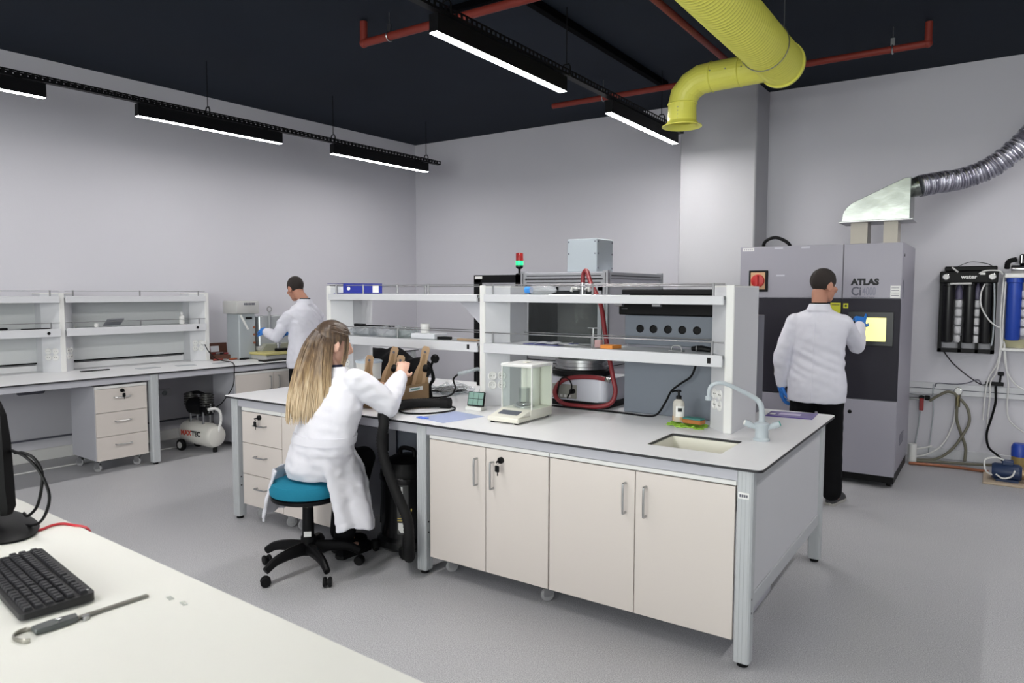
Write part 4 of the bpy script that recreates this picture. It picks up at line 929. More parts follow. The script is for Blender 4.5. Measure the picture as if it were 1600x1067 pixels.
for s_ in (-.09, .09):
    for e in (-.04, .04): B().cyl(mc+xa*s_+na*e-up_*.20, mc+xa*s_+na*e-up_*.05, .011, n=8).build('support', M_STEEL, t)
B().tube([mc-xa*.14+up_*.12, mc-xa*.02+up_*.135, mc+xa*.10+up_*.11], .016, 8, 5).build('air_pipe', M_BLKM, t)
he = cb_+ax*.05
B().tube([he+Vector((0, 0, .05)), he+Vector((.0, .03, .16)), he+Vector((0, .02, .25)), he+Vector((0, -.03, .285)), he+Vector((0, -.1, .285))], .014, 10, 5).build('carry_handle', M_WPL, t)
for s_ in (-1, 1):
    c = ca+xa*.0+na*.10*s_+Vector((0, 0, -.19+.06))
    k = B().lathe([(.02, -.018), (.045, -.02), (.06, -.012), (.06, .012), (.045, .02), (.02, .018)], (0, 0, 0), 22)
    wq = B().merge(k, Matrix.Translation(c) @ na.to_track_quat('Z', 'Y').to_matrix().to_4x4()).build('wheel', M_RUB, t)
    k = B().lathe([(.001, -.021), (.032, -.021), (.032, .021), (.001, .021)], (0, 0, 0), 16)
    B().merge(k, Matrix.Translation(c) @ na.to_track_quat('Z', 'Y').to_matrix().to_4x4()).build('hub', M_WPL, wq)
b = B().cyl(cb_+Vector((0, 0, -.165)), cb_+Vector((0, 0, -.09)), .022, n=12); b.build('front_foot', M_RUB, t)
# services on the wall below the bench
solo(B().tube([(-7.49, 3.30, .70), (-7.46, 3.55, .71), (-7.45, 4.0, .77)], .014, 10, 3), 'drain_pipe', M_GPL, 'grey pipe on wall behind the compressor', 'pipe', loc=(-7.46, 3.6, .7))
t = thing('wall_outlet', 'row of grey outlets on the wall behind the compressor', 'outlet', (-7.52, 3.6, .50))
B().box(-7.53, 3.35, .47, -7.505, 3.85, .55, .004).build('back_plate', M_PAN, t)
for k in range(4): B().lathe([(.001, 0), (.026, 0), (.026, .012), (.02, .014), (.018, .006), (.001, .006)], (-7.505, 3.42+.12*k, .51), 16, 'X').build('socket', M_GPL, t)
solo(B().box(-7.51, 2.42, .64, -7.46, 2.64, .69, .01), 'junction_box', mat('slate_plastic', (92, 92, 104), .5), 'dark slate junction box on wall under the left bench', 'box', loc=(-7.48, 2.53, .66))
solo(B().box(-7.53, -1, .20, -7.512, 8.2, .215), 'wall_strip', M_GINK, 'dark strip along the foot of the left wall', 'strip', loc=(-7.52, 3, .2))
solo(B().tube([(-7.1, 1.2, .007), (-7.08, 2.0, .007), (-7.1, 2.7, .007), (-7.06, 3.5, .007), (-7.1, 4.4, .007)], .006, 8, 5), 'floor_cable', M_WPL, 'white cable along the floor under the left bench', 'cable', loc=(-7.1, 2.7, 0))
ST['space'] = I4
# ---------------------------------------------------------------- weathering machine on the right
ax0, ax1, ay, az = -1.915, -.632, 6.44, 2.0
t = thing('weathering_machine', 'tall lilac-grey weathering machine with dark mid band and lit screen', 'machine', (-1.27, 6.9, 0))
B().box(ax0, ay+.022, .13, ax1, 7.42, az, .004).build('cabinet_body', M_ATLAS, t)
B().box(ax0+.01, ay+.06, .035, ax1-.01, 7.40, .13).build('plinth', M_BLK, t)
for x in (ax0+.07, ax1-.05):
    for y in (ay+.11, 7.34): 
        c = B().cyl((x, y, .03), (x, y, .06), .022, n=12).build('caster', M_BLK, t); B().lathe([(.001, -.014), (.022, -.016), (.028, 0), (.022, .016), (.001, .014)], (x, y, .0285), 16, 'X').build('wheel', M_RUB, c)
xm = -1.066
def pnl(name, x0, x1, z0, z1, m_): return B().box(x0+.003, ay, z0+.003, x1-.003, ay+.021, z1-.003, .002).build(name, m_, t)
ul = pnl('upper_door', ax0, xm, 1.552, az, M_ATLAS); ur = pnl('upper_door', xm, ax1, 1.552, az, M_ATLAS)
ml = pnl('chamber_door', ax0, xm, .722, 1.552, M_ATLASD); mr = pnl('control_panel', xm, ax1, .722, 1.552, M_ATLASD)
ll = pnl('lower_door', ax0, xm, .10, .722, M_ATLAS); lr = pnl('lower_door', xm, ax1, .10, .722, M_ATLAS)
e = ay-.0005
text('ATLAS', .066, face_y(-1.0, e, 1.664), M_INK, ur, bold=.004, sx=1.06)
text('Ci', .098, face_y(-1.0, e, 1.578), M_GINK, ur, bold=.0022, sx=.85); text('4000', .098, face_y(-.915, e, 1.578), mat('light_grey_ink', (132, 132, 146), .6), ur, sx=.50, bold=.001)
text('Xenon Weather-Ometer', .022, face_y(-1.0, e, 1.556), M_GINK, ur, sx=.78, name='small_lettering')
l = B().box(-.712, ay-.001, 1.556, -.642, ay, 1.655).build('paper_label', M_LABEL, ur)
for k in range(4): B().box(-.705, ay-.0014, 1.575+.02*k, -.65, ay-.0009, 1.579+.02*k).build('print_line', M_GINK, l, smooth=False)
l = B().box(-1.895, ay-.001, 1.962, -1.795, ay, 1.99).build('model_plate', M_LABEL, ul)
for k in range(5): B().box(-1.885+.017*k, ay-.0014, 1.97, -1.875+.017*k, ay-.0009, 1.982).build('print_mark', mat('pale_grey_ink', (160, 160, 172), .6), l, smooth=False)
for x, z in ((-1.62, 1.975), (-1.40, 1.975), (-1.60, 1.74)): B().box(x, ay-.0008, z, x+.07, ay, z+.012).build('sticker', mat('lilac_label', (196, 196, 206), .5), ul)
sw = B().box(-1.832, ay-.012, 1.605, -1.668, ay, 1.792, .004).build('switch_plate', M_BLK, ul)
B().box(-1.815, ay-.016, 1.625, -1.69, ay-.011, 1.775, .003).build('switch_face', mat('beige_plate', (206, 166, 128), .5), sw)
k = B().lathe([(.001, 0), (.058, 0), (.055, -.02), (.04, -.024), (.001, -.024)], (-1.752, ay-.016, 1.70), 28, 'Y'); k.cb((-1.752, ay-.05, 1.70), (.026, .028, .10), .006)
B().merge(k).build('red_knob', mat('red_plastic', (188, 36, 34), .4), sw)
yl = B().box(-1.155, ay-.001, 1.43, -1.075, ay, 1.515).build('warning_label', mat('yellow_green_label', (190, 190, 40), .55), ml)
B().box(-1.145, ay-.0014, 1.495, -1.085, ay-.0009, 1.501).build('print_line', M_INK, yl, smooth=False)
b = B().box(-1.055, ay-.001, 1.47, -1.018, ay, 1.51).build('warning_label', MT['yellow_green_label'], mr); B().cyl((-1.036, ay-.0014, 1.49), (-1.036, ay-.0009, 1.49), .01, n=10).build('symbol', M_INK, b)
bz = B().box(-1.015, ay-.006, 1.165, -.678, ay+.001, 1.445, .004).build('screen_bezel', mat('bezel_black', (38, 40, 42), .35), mr)
B().box(-.955, ay-.0075, 1.205, -.733, ay-.0055, 1.396).build('screen', mat('lit_screen', (244, 236, 148), .3, emit=1.1), bz)
B().cyl((-.978, ay-.003, .612), (-.978, ay, .612), .016, n=16).build('door_lock', M_BLK, lr)
B().cyl((ax1, ay+.10, 1.90), (ax1+.004, ay+.10, 1.90), .012, n=12).build('side_bolt', M_BLK, t); B().box(ax1, ay+.08, 1.55, ax1+.003, ay+.095, 1.70).build('side_slot', M_GINK, t)
for z in (.32, .34, .36, .38, .40): B().box(ax1, ay+.25, z, ax1+.003, ay+.55, z+.006).build('vent_slot', M_GINK, t)
B().tube([(-1.95, 7.3, 2.0), (-1.905, 7.2, 2.09), (-1.805, 7.2, 2.13), (-1.69, 7.2, 2.075), (-1.66, 7.25, 2.0)], .016, 10, 5).build('top_hose', M_BLK, t)
# hood and flexible duct
t = thing('exhaust_hood', 'galvanised sheet exhaust hood on two square stubs above the machine', 'hood', (-.87, 6.78, 2.0))
for x0, x1 in ((-1.055, -.925), (-.805, -.70)): B().box(x0, 6.66, 2.001, x1, 6.86, 2.19).build('stub_duct', mat('beige_grey_sheet', (172, 166, 156), .45, .2), t)
B().box(-1.14, 6.58, 2.186, -.588, 6.95, 2.196, .002).build('bottom_flange', M_STEEL, t)
hp = [(-1.12, 2.196), (-1.11, 2.26), (-1.085, 2.31), (-1.04, 2.35), (-.66, 2.525), (-.612, 2.527), (-.612, 2.196)]
B().prism(hp, 6.60, 6.93, 'y', .003).build('hood_body', M_GALV, t)
B().rings([rng((-.63, 6.77, 2.458), (1, 0, .25), .075), rng((-.56, 6.77, 2.476), (1, 0, .25), .085)]).build('outlet_collar', M_GALV, t)
fp = spline([(-.57, 6.78, 2.473), (-.45, 6.85, 2.50), (-.29, 6.95, 2.53), (-.09, 7.0, 2.61), (.09, 7.02, 2.76), (.22, 7.05, 2.92), (.42, 7.1, 3.15), (.6, 7.15, 3.40)], 26)
rd = random.Random(5)
t2 = thing('flexible_duct', 'silver foil flexible duct rising from hood to the right', 'duct', (0, 7, 2.6))
B().tube(fp, [(.088 if i % 3 else .074)*(1+.03*rd.uniform(-1, 1)) for i in range(len(fp))], 22).build('foil_tube', M_FOIL, t2, ang=70)
b = B()
for p, q in zip(fp[::9], fp[1::9]): b.rings([rng(p, q-p, .092, 20), rng(q, q-p, .092, 20)], False)
q_ = b.build('wire_spiral', M_GINK, t2); q_['kind'] = 'stuff'
# water purifiers on the back wall
def spiral_stack(x, zs, y, p):
    for z in zs:
        B().lathe([(.001, -.034), (.026, -.033), (.032, -.02), (.032, .02), (.026, .033), (.001, .034)], (x, y, z), 16).build('media_ball', mat('white_media', (206, 206, 210), .4), p)
t = thing('water_purifier', 'black wall-mounted water purifier rack with three black cartridges', 'water purifier', (-.22, 7.9, 1.04))
b = B()
for a in ((-.455, 1.04, -.425, 1.70), (-.035, 1.04, -.005, 1.70), (-.455, 1.04, -.005, 1.075), (-.29, 1.04, -.265, 1.2), (-.155, 1.04, -.13, 1.2)): b.box(a[0], 7.86, a[1], a[2], 7.965, a[3])
b.build('rack', M_BLKM, t, smooth=False)
hd = B().box(-.455, 7.80, 1.69, .0, 7.965, 1.80, .008).build('header', M_BLK, t); B().box(-.42, 7.83, 1.80, -.01, 7.965, 1.845, .008).build('top_cover', M_BLK, t)
for x, s in ((-.38, 1), (-.215, 1), (-.085, 1)): B().lathe([(.001, 1.13), (.042, 1.135), (.048, 1.15), (.048, 1.66), (.055, 1.665), (.055, 1.69), (.001, 1.69)], (x, 7.86, 0), 22).build('cartridge', mat('cartridge_black', (16, 16, 18), .35), t)
for x in (-.298, -.152): spiral_stack(x, [1.17+.082*k for k in range(5)], 7.88, t)
for x in (-.298, -.152): B().lathe([(.001, 1.54), (.03, 1.54), (.034, 1.60), (.02, 1.66), (.001, 1.69)], (x, 7.88, 0), 14).build('elbow_fitting', mat('violet_grey', (90, 86, 110), .4), t)
for x in (-.405, -.045):
    g_ = B().lathe([(.001, 0), (.03, 0), (.03, -.02), (.026, -.022), (.001, -.022)], (x, 7.80, 1.748), 20, 'Y').build('gauge', M_CHROME, hd); B().lathe([(.001, -.0225), (.024, -.0225), (.024, -.023), (.001, -.023)], (x, 7.80, 1.748), 18, 'Y').build('dial', M_LABEL, g_)
text('water', .052, face_y(-.285, 7.799, 1.73), M_LABEL, hd, bold=.0015, sx=1.0)
B().box(-.14, 7.797, 1.765, -.10, 7.801, 1.785).build('badge', M_LABEL, hd)
b = B().tube([(-.37, 7.795, 1.683), (-.2, 7.79, 1.685)], .009, 8); b.build('cross_tube', M_WPL, t)
B().tube([(-.36, 7.83, 1.835), (-.31, 7.80, 1.79)], .008, 8).build('tube_stub', M_WPL, t)
B().tube([(-.16, 7.81, 1.77), (-.1, 7.79, 1.80), (.0, 7.79, 1.80), (.03, 7.80, 1.77)], .0065, 8, 5).build('tube', M_WPL, t)
B().tube([(-.10, 7.80, 1.68), (-.125, 7.79, 1.60), (-.12, 7.79, 1.48), (-.06, 7.79, 1.36), (.0, 7.80, 1.30), (.025, 7.82, 1.29)], .0065, 8, 5).build('tube', M_WPL, t)
B().tube([(-.03, 7.82, 1.69), (-.02, 7.82, 1.5), (-.02, 7.82, 1.2), (-.03, 7.82, 1.12)], .007, 8, 4).build('side_pipe', M_GPL, t)
B().tube([(-.32, 7.9, 1.845), (-.22, 7.88, 1.885), (-.1, 7.88, 1.87), (-.05, 7.9, 1.845)], .003, 6, 5).build('thin_wire', M_BLK, t)
t = thing('water_purifier', 'water purifier with blue cartridges and chrome pump, cut by right edge', 'water purifier', (.25, 7.9, 1.06))
M_BLUC = mat('cartridge_blue', (34, 70, 170), .4)
for x in (.125, .285): B().lathe([(.001, 1.17), (.05, 1.175), (.058, 1.19), (.058, 1.69), (.066, 1.695), (.066, 1.735), (.001, 1.735)], (x, 7.87, 0), 22).build('cartridge', M_BLUC, t)
spiral_stack(.205, [1.25+.085*k for k in range(5)], 7.88, t)
B().box(.045, 7.80, 1.735, .45, 7.965, 1.775, .006).build('header', M_WPL, t)
B().lathe([(.001, .05), (.042, .05), (.046, .06), (.046, .32), (.001, .32)], (0.04, 7.87, 1.815), 20, 'X').build('membrane_housing', M_CHROME, t)
b = B().cb((.22, 7.87, 1.90), (.14, .12, .09), .01); b.build('pump', M_BLK, t)
for k in range(6): B().box(.16+.022*k, 7.805, 1.865, .168+.022*k, 7.812, 1.935).build('cooling_rib', M_STEEL, t)
B().tube([(.06, 7.84, 1.82), (.07, 7.82, 1.88), (.13, 7.82, 1.90)], .022, 10, 4).build('pump_head', M_BLK, t)
B().box(.045, 7.83, 1.075, .45, 7.965, 1.10, .004).build('bottom_bracket', M_WPL, t); B().box(.05, 7.95, 1.10, .45, 7.968, 1.18).build('back_plate', mat('yellowed_plate', (196, 190, 150), .5), t)
# tubes, valves and cables under them
def hose(name, lab, pts, r, m_, cat='tube', grp=None): solo(B().tube(pts, r, 8, 6), name, m_, lab, cat, grp, loc=pts[0])
for i, (pts, lab) in enumerate((([(.04, 7.84, 1.75), (.03, 7.84, 1.4), (.04, 7.84, 1.12), (.02, 7.86, .95), (-.04, 7.88, .80), (-.06, 7.89, .60), (-.065, 7.9, .42)], 'white water tube hanging leftmost below the purifiers'),
    ([(.055, 7.84, 1.7), (.05, 7.84, 1.35), (.05, 7.84, 1.12), (.02, 7.86, .88), (-.02, 7.88, .78), (-.02, 7.89, .62), (-.03, 7.9, .40), (-.02, 7.9, .35)], 'white water tube crossing in front of black power socket'),
    ([(.065, 7.84, 1.16), (.08, 7.86, .98), (.11, 7.88, .86), (.18, 7.89, .76), (.30, 7.9, .70)], 'white water tube running right over wall trunking'),
    ([(.07, 7.84, 1.14), (.09, 7.86, .95), (.115, 7.88, .75), (.115, 7.9, .55), (.15, 7.9, .42), (.30, 7.9, .30)], 'white water tube hanging rightmost below the purifiers'))):
    hose('water_tube', lab, pts, .0065, M_WPL, 'tube', 'white tubes below the water purifiers')
t = thing('socket_strip', 'black power socket strip on wall trunking below the purifiers', 'socket', (-.02, 7.91, .74))
B().box(-.06, 7.895, .745, .08, 7.925, .78, .004).build('strip', M_BLK, t); B().cb((.055, 7.90, .86), (.05, .04, .035), .006).build('plug', M_BLK, t); B().tube([(.055, 7.9, .845), (.05, 7.9, .78)], .008, 8).build('short_lead', M_BLK, t)
B().tube([(.02, 7.89, .745), (.025, 7.87, .60), (.0, 7.87, .45), (-.03, 7.87, .30), (-.01, 7.84, .18), (.06, 7.75, .13), (.10, 7.6, .11)], .010, 8, 6).build('cable', M_BLK, t)
hose('thin_cable', 'thin black cable from the black purifier to socket strip', [(-.40, 7.90, 1.04), (-.32, 7.91, .93), (-.2, 7.92, .82), (-.1, 7.92, .75), (-.06, 7.91, .75)], .005, M_BLK, 'cable')
hose('grey_cable', 'thin grey cable along the top of wall trunking', [(-.46, 7.91, .70), (-.44, 7.91, .735), (-.3, 7.91, .735), (-.2, 7.91, .755), (-.12, 7.91, .79), (-.09, 7.91, .75)], .005, M_GINK, 'cable')
hose('grey_cable', 'grey cable with black joint hanging beside the red valve', [(-.475, 7.92, .72), (-.475, 7.91, .6), (-.465, 7.91, .45), (-.475, 7.91, .29), (-.48, 7.9, .2), (-.49, 7.88, .06)], .005, M_GPL, 'cable')
t = thing('red_valve', 'brass tap with red handle on wall beside the machine', 'valve', (-.60, 7.9, .57))
B().tube([(-.72, 7.92, .57), (-.56, 7.92, .57)], .014, 10).build('pipe', M_STEEL, t); B().tube([(-.57, 7.97, .585), (-.57, 7.90, .585)], .022, 12).build('valve_body', M_BLK, t)
B().box(-.585, 7.885, .46, -.548, 7.91, .58, .005).build('red_handle', mat('dark_red_paint', (140, 30, 34), .4), t); B().tube([(-.54, 7.92, .585), (-.50, 7.92, .585)], .024, 10).build('black_nut', M_BLK, t)
B().tube([(-.575, 7.9, .45), (-.585, 7.9, .3), (-.61, 7.88, .10)], .006, 8, 4).build('drain_tube', M_GPL, t)
t = thing('pressure_gauge', 'round white pressure gauge with brass fitting on trunking', 'gauge', (-.27, 7.9, .67))
B().lathe([(.001, 0), (.036, 0), (.036, -.025), (.03, -.027), (.001, -.027)], (-.27, 7.921, .672), 20, 'Y').build('dial_case', M_CHROME, t); B().lathe([(.001, -.0275), (.029, -.0275), (.029, -.028), (.001, -.028)], (-.27, 7.921, .672), 20, 'Y').build('dial', M_LABEL, t)
B().tube([(-.27, 7.915, .635), (-.27, 7.915, .52)], .02, 10).build('fitting', mat('aged_brass', (120, 112, 84), .45, .6), t)
M_GH = mat('olive_hose', (112, 109, 94), .5)
for i, (pts, lab) in enumerate((([(-.50, 7.90, .56), (-.44, 7.89, .61), (-.36, 7.89, .66), (-.30, 7.89, .65), (-.28, 7.895, .62)], 'olive hose arching from black valve to the gauge'),
   ([(-.275, 7.9, .53), (-.27, 7.89, .40), (-.23, 7.88, .27), (-.19, 7.86, .15), (-.19, 7.8, .03)], 'olive hose hanging straight down from the gauge'),
   ([(-.25, 7.9, .60), (-.19, 7.88, .52), (-.17, 7.87, .40), (-.21, 7.86, .28), (-.30, 7.84, .12), (-.42, 7.76, .03), (-.58, 7.66, .02)], 'olive hose curving left from the gauge to floor'),
   ([(-.62, 7.60, .02), (-.4, 7.68, .02), (-.1, 7.72, .03), (.06, 7.66, .06), (.14, 7.6, .09)], 'olive hose lying along the floor to the blue pump'))):
    hose('olive_hose', lab, pts, .013, M_GH, 'hose', 'olive hoses near the pressure gauge')
for i, (pts, lab) in enumerate((([(-.62, 7.72, .03), (-.5, 7.78, .06), (-.38, 7.86, .15), (-.30, 7.9, .35), (-.285, 7.9, .5)], 'thin white tube rising from the floor to the gauge'), ([(-.64, 7.80, .09), (-.56, 7.83, .10), (-.46, 7.86, .13)], 'short white tube stub at the machine foot'))):
    hose('white_tube', lab, pts, .0075, M_WPL, 'tube')
solo(B().tube([(-.62, 7.50, .016), (-.3, 7.56, .016), (.0, 7.53, .016)], .014, 10, 4), 'copper_pipe', mat('old_copper', (150, 96, 70), .45, .4), 'brown pipe lying on the floor before the olive hoses', 'pipe', loc=(-.3, 7.55, 0))
solo(B().lathe([(.001, .0), (.036, .0), (.036, .19), (.001, .19)], (-.60, 7.56, 0), 18), 'drain_stub', M_WPL, 'white drain pipe stub standing beside the machine', 'pipe', loc=(-.60, 7.56, 0))
t = thing('water_pump', 'blue water pump with blue pressure vessel on a board at right edge', 'pump', (.2, 7.4, 0))
B().box(-.04, 7.10, .001, .55, 7.50, .02, .003).build('board', mat('pale_board', (190, 172, 150), .7), t)
M_NAVY = mat('navy_paint', (26, 48, 84), .4)
B().lathe([(.001, -.11), (.06, -.11), (.07, -.09), (.07, .08), (.055, .10), (.001, .10)], (.13, 7.24, .095), 22, 'X').build('motor', M_NAVY, t); B().box(.05, 7.18, .02, .21, 7.30, .04).build('motor_foot', M_NAVY, t)
b = B().cb((.13, 7.24, .175), (.08, .07, .04), .006); b.build('terminal_box', M_NAVY, t)
B().lathe([(.001, -.02), (.05, -.02), (.05, .05), (.001, .06)], (.25, 7.24, .095), 18, 'X').build('pump_head', mat('bronze', (150, 130, 100), .4, .6), t)
B().lathe([(.001, .11), (.06, .11), (.062, .20), (.001, .20)], (.215, 7.45, 0), 20).build('vessel_base', mat('amber_vessel', (150, 130, 84), .3), t); B().lathe([(.001, .2005), (.064, .2005), (.064, .28), (.05, .31), (.001, .315)], (.215, 7.45, 0), 20).build('vessel_top', M_BLUC, t)
B().box(.16, 7.40, .02, .27, 7.50, .11).build('vessel_stand', M_GPL, t)
B().tube([(.04, 7.2, .06), (-.02, 7.16, .10), (-.03, 7.17, .19), (.04, 7.18, .22), (.10, 7.2, .20)], .007, 8, 5).build('white_tube', M_WPL, t)
B().tube([(.05, 7.17, .08), (.1, 7.15, .055), (.16, 7.15, .08), (.18, 7.16, .13)], .007, 8, 5).build('white_tube', M_WPL, t)
# ---------------------------------------------------------------- test chamber behind the island
t = thing('test_chamber', 'large grey test chamber with aluminium profile frame behind the island', 'chamber', (-3.07, 5.85, 0))
cx0, cx1, cy0, cy1, cz = -3.475, -2.665, 5.30, 6.42, 1.735
def profile(b, p0, p1, w_=.045):
    p0, p1 = Vector(p0), Vector(p1); h = w_/2
    lo = [min(a, c)-h for a, c in zip(p0, p1)]; hi = [max(a, c)+h for a, c in zip(p0, p1)]
    ax = max(range(3), key=lambda i: abs(p1[i]-p0[i])); o = [i for i in range(3) if i != ax]
    b.box(*lo, *hi)
    return b
M_GRV = mat('groove_black', (30, 30, 34), .6)
def add_profile(p0, p1):
    b = B(); p = profile(b, p0, p1).build('frame_profile', mat('aluminium_profile', (176, 178, 182), .35, .6), t, smooth=False)
    p0, p1 = Vector(p0), Vector(p1); ax = max(range(3), key=lambda i: abs(p1[i]-p0[i])); h = .0228
    g = B()
    for k in range(3):
        if k == ax: continue
        for s in (-1, 1):
            lo = [min(a, c)-.004 for a, c in zip(p0, p1)]; hi = [max(a, c)+.004 for a, c in zip(p0, p1)]
            lo[k] = hi[k] = p0[k]+s*h; lo[k] -= .0005; hi[k] += .0005
            g.box(*lo, *hi)
    g.build('slot', M_GRV, p, smooth=False)
for x in (cx0, cx1):
    for y in (cy0, cy1): add_profile((x, y, .03), (x, y, cz+.02))
for z in (.16, .98, cz):
    for y in (cy0, cy1): add_profile((cx0+.045, y, z), (cx1-.045, y, z))
    for x in (cx0, cx1): add_profile((x, cy0+.045, z), (x, cy1-.045, z))
add_profile((cx0+.045, cy0, cz-.058), (cx1-.045, cy0, cz-.058))
B().box(cx1-.012, cy0+.02, .18, cx1+.004, cy1-.02, .96).build('side_panel', M_LAV, t); B().box(cx1-.012, cy0+.02, 1.0, cx1+.004, cy1-.02, 1.71).build('side_panel', M_LAV, t)
B().box(cx0-.004, cy0+.02, .18, cx0+.012, cy1-.02, 1.71).build('side_panel', M_LAV, t)
B().box(cx0, cy1-.01, .18, cx1, cy1+.006, 1.71).build('back_panel', M_GPL, t)
B().box(cx0-.02, cy0-.02, cz+.022, cx1+.02, cy1+.02, cz+.03).build('roof_panel', M_LAV, t)
B().box(cx0+.02, cy0-.01, .18, cx1-.02, cy0+.01, .96).build('lower_door', M_GPL, t)
B().box(cx0+.02, cy0+.3, .99, cx1-.02, cy0+.32, 1.70).build('inner_panel', mat('dark_liner', (62, 62, 66), .4), t)
d = thing  # door frame
f = B()
x0, x1, z0, z1 = cx0+.03, cx1-.03, 1.01, 1.645
for a in ((x0, z0, x0+.035, z1), (x1-.035, z0, x1, z1), (x0, z0, x1, z0+.035), (x0, z1-.035, x1, z1)): f.box(a[0], cy0-.03, a[1], a[2], cy0-.005, a[3])
dr = f.build('glass_door', MT['aluminium_profile'], t, smooth=False)
B().box(x0+.03, cy0-.022, z0+.03, x1-.03, cy0-.014, z1-.03).build('door_pane', thin('smoked_glass', (92, 96, 98), .25), dr)
B().cb((x0+.33, cy0-.036, z1-.017), (.02, .02, .03), .003).build('latch', M_BLK, dr)
for k, x in enumerate((x0+.08, x0+.32, x0+.47)): B().box(x, cy0+.28, 1.0, x+.014, cy0+.296, 1.66).build('inner_rail', M_STEEL, t)
B().box(x0+.04, cy0+.04, 1.02, x0+.055, cy0+.28, 1.62).build('inner_glass', M_GREENG, t)
for z in (1.3, 1.2): B().box(x0+.45, cy0+.2, z, x1-.04, cy0+.23, z+.008).build('inner_shelf', M_STEEL, t)
B().box(x0+.55, cy0+.20, 1.42, x0+.66, cy0+.28, 1.56, .004).build('blue_box', mat('dusty_blue', (70, 90, 112), .5), t)
b = B().box(-3.052, 5.32, cz+.031, -2.768, 5.62, 2.045, .006); g = b.build('motor_housing', mat('pale_blue_grey', (168, 177, 184), .45), t)
for y in (5.34, 5.60):
    for z in (1.80, 1.92, 2.02): B().cyl((-2.7685, y, z), (-2.764, y, z), .008, n=10).build('bolt', M_GINK, g)
for x in (-3.035, -2.785):
    for z in (1.92, 2.02): B().cyl((x, 5.3205, z), (x, 5.316, z), .006, n=10).build('bolt', M_GINK, g)
for x in (-3.44, -2.70):
    for y in (5.34, 6.38): B().cyl((x, y, 0), (x, y, .03), .03, n=12).build('foot', M_BLK, t)
# control cabinet
t = thing('control_cabinet', 'black-framed control cabinet left of the test chamber', 'cabinet', (-3.77, 5.6, 0))
B().box(-4.03, 5.34, .05, -3.52, 5.95, 1.74, .004).build('carcass', M_ATLASD, t)
f = B()
for a in ((-4.035, .04, -3.955, 1.75), (-3.57, .04, -3.505, 1.75), (-4.035, 1.68, -3.505, 1.75), (-4.035, .04, -3.505, .12)): f.box(a[0], 5.30, a[1], a[2], 5.34, a[3])
dr = f.build('door_frame', M_BLKM, t, smooth=False)
B().box(-3.955, 5.318, .12, -3.57, 5.335, 1.68, .002).build('door_panel', M_LAV, dr)
B().box(-4.02, 5.297, 1.715, -3.94, 5.3002, 1.74).build('badge', M_LABEL, dr)
b = B().torus((-3.77, 5.312, 1.63), .014, .004, 'y', 16, 6); b.build('key_lock', M_BLK, dr)
for x in (-4.0, -3.55):
    for y in (5.38, 5.92): B().cyl((x, y, 0), (x, y, .05), .025, n=10).build('foot', M_BLK, t)
t = thing('signal_tower', 'red and green signal tower light standing on the control cabinet', 'signal light', (-3.566, 5.36, 1.75))
B().lathe([(.001, 1.75), (.035, 1.75), (.03, 1.762), (.011, 1.765), (.011, 1.80), (.032, 1.815), (.034, 1.822), (.001, 1.822)], (-3.566, 5.36, 0), 20).build('stem', M_BLK, t)
B().lathe([(.034, 1.8225), (.034, 1.836), (.001, 1.836)], (-3.566, 5.36, 0), 20).build('dark_lens', mat('dark_green_lens', (20, 60, 48), .3), t)
B().lathe([(.033, 1.8365), (.034, 1.845), (.034, 1.875), (.001, 1.876)], (-3.566, 5.36, 0), 20).build('green_lens', mat('lit_green_lens', (40, 220, 130), .3, emit=1.2), t)
B().lathe([(.034, 1.8765), (.034, 1.884), (.034, 1.94), (.030, 1.946), (.001, 1.948)], (-3.566, 5.36, 0), 20).build('red_lens', mat('red_lens', (150, 24, 26), .3), t)
from mathutils.bvhtree import BVHTree
# ---------------------------------------------------------------- people
V3 = Vector
def capsule(b, pts, rs, n=12, flat=None, up=None, sp=4):
    b.tube(pts, rs, n, sp, True, flat, up); b.sph(pts[0], rs[0] if not flat else rs[0]*min(1, flat), 8); b.sph(pts[-1], rs[-1] if not flat else rs[-1]*min(1, flat), 8)
def ell(c, s, f, a, d, n=28): return [V3(c)+s*(a*math.cos(2*math.pi*i/n))+f*(d*math.sin(2*math.pi*i/n)) for i in range(n)]
def head_parts(b, M, k=1.0):
    def e(c, r, R=I4): t = B().sph(c, r, 10, R); b.merge(t, M)
    e((0, -.012, .035), (.075*k, .095*k, .088)); e((0, .030, -.035), (.060*k, .066, .078)); e((0, .055, -.092), (.034*k, .032, .028))
    e((0, .03, -.075), (.052*k, .05, .04)); e((0, .068, .030), (.046*k, .016, .014))               # jaw, brow
    t = B().tube([(0, .090, .018), (0, .102, -.008), (0, .113, -.030), (0, .098, -.042)], [.009, .011, .0145, .010], 8, 3); b.merge(t, M)
    for s in (-1, 1):
        e((s*.044*k, .066, -.022), (.022, .022, .02)); e((s*.011, .100, -.036), (.008, .009, .007))
        t = B().torus((0, 0, 0), .021, .007, 'x', 16, 8, sx=1, sy=1.0)
        b.merge(t, M @ Matrix.Translation((s*.078*k, -.008, -.012)) @ Matrix.Rotation(s*-.35, 4, 'Z') @ Matrix.Diagonal((1, .85, 1.35, 1))); e((s*.074*k, -.006, -.014), (.010, .016, .026))
    e((0, .091, -.064), (.020, .010, .006)); e((0, .089, -.074), (.018, .010, .006))
def eyes(M, p, k=1.0):
    for s in (-1, 1):
        t = B().sph((s*.031*k, .0660, .006), .0105, 8); q = B().merge(t, M).build('eye', M_LABEL, p)
        t = B().sph((s*.031*k, .0732, .006), .0042, 6); B().merge(t, M).build('iris', M_INK, q)
        t = B().tube([(s*.014*k, .084, .030), (s*.030*k, .0775, .034), (s*.045*k, .064, .030)], [.003, .004, .002], 6, 3); B().merge(t, M).build('eyebrow', mat('brow_hair', (52, 40, 34), .8), p)
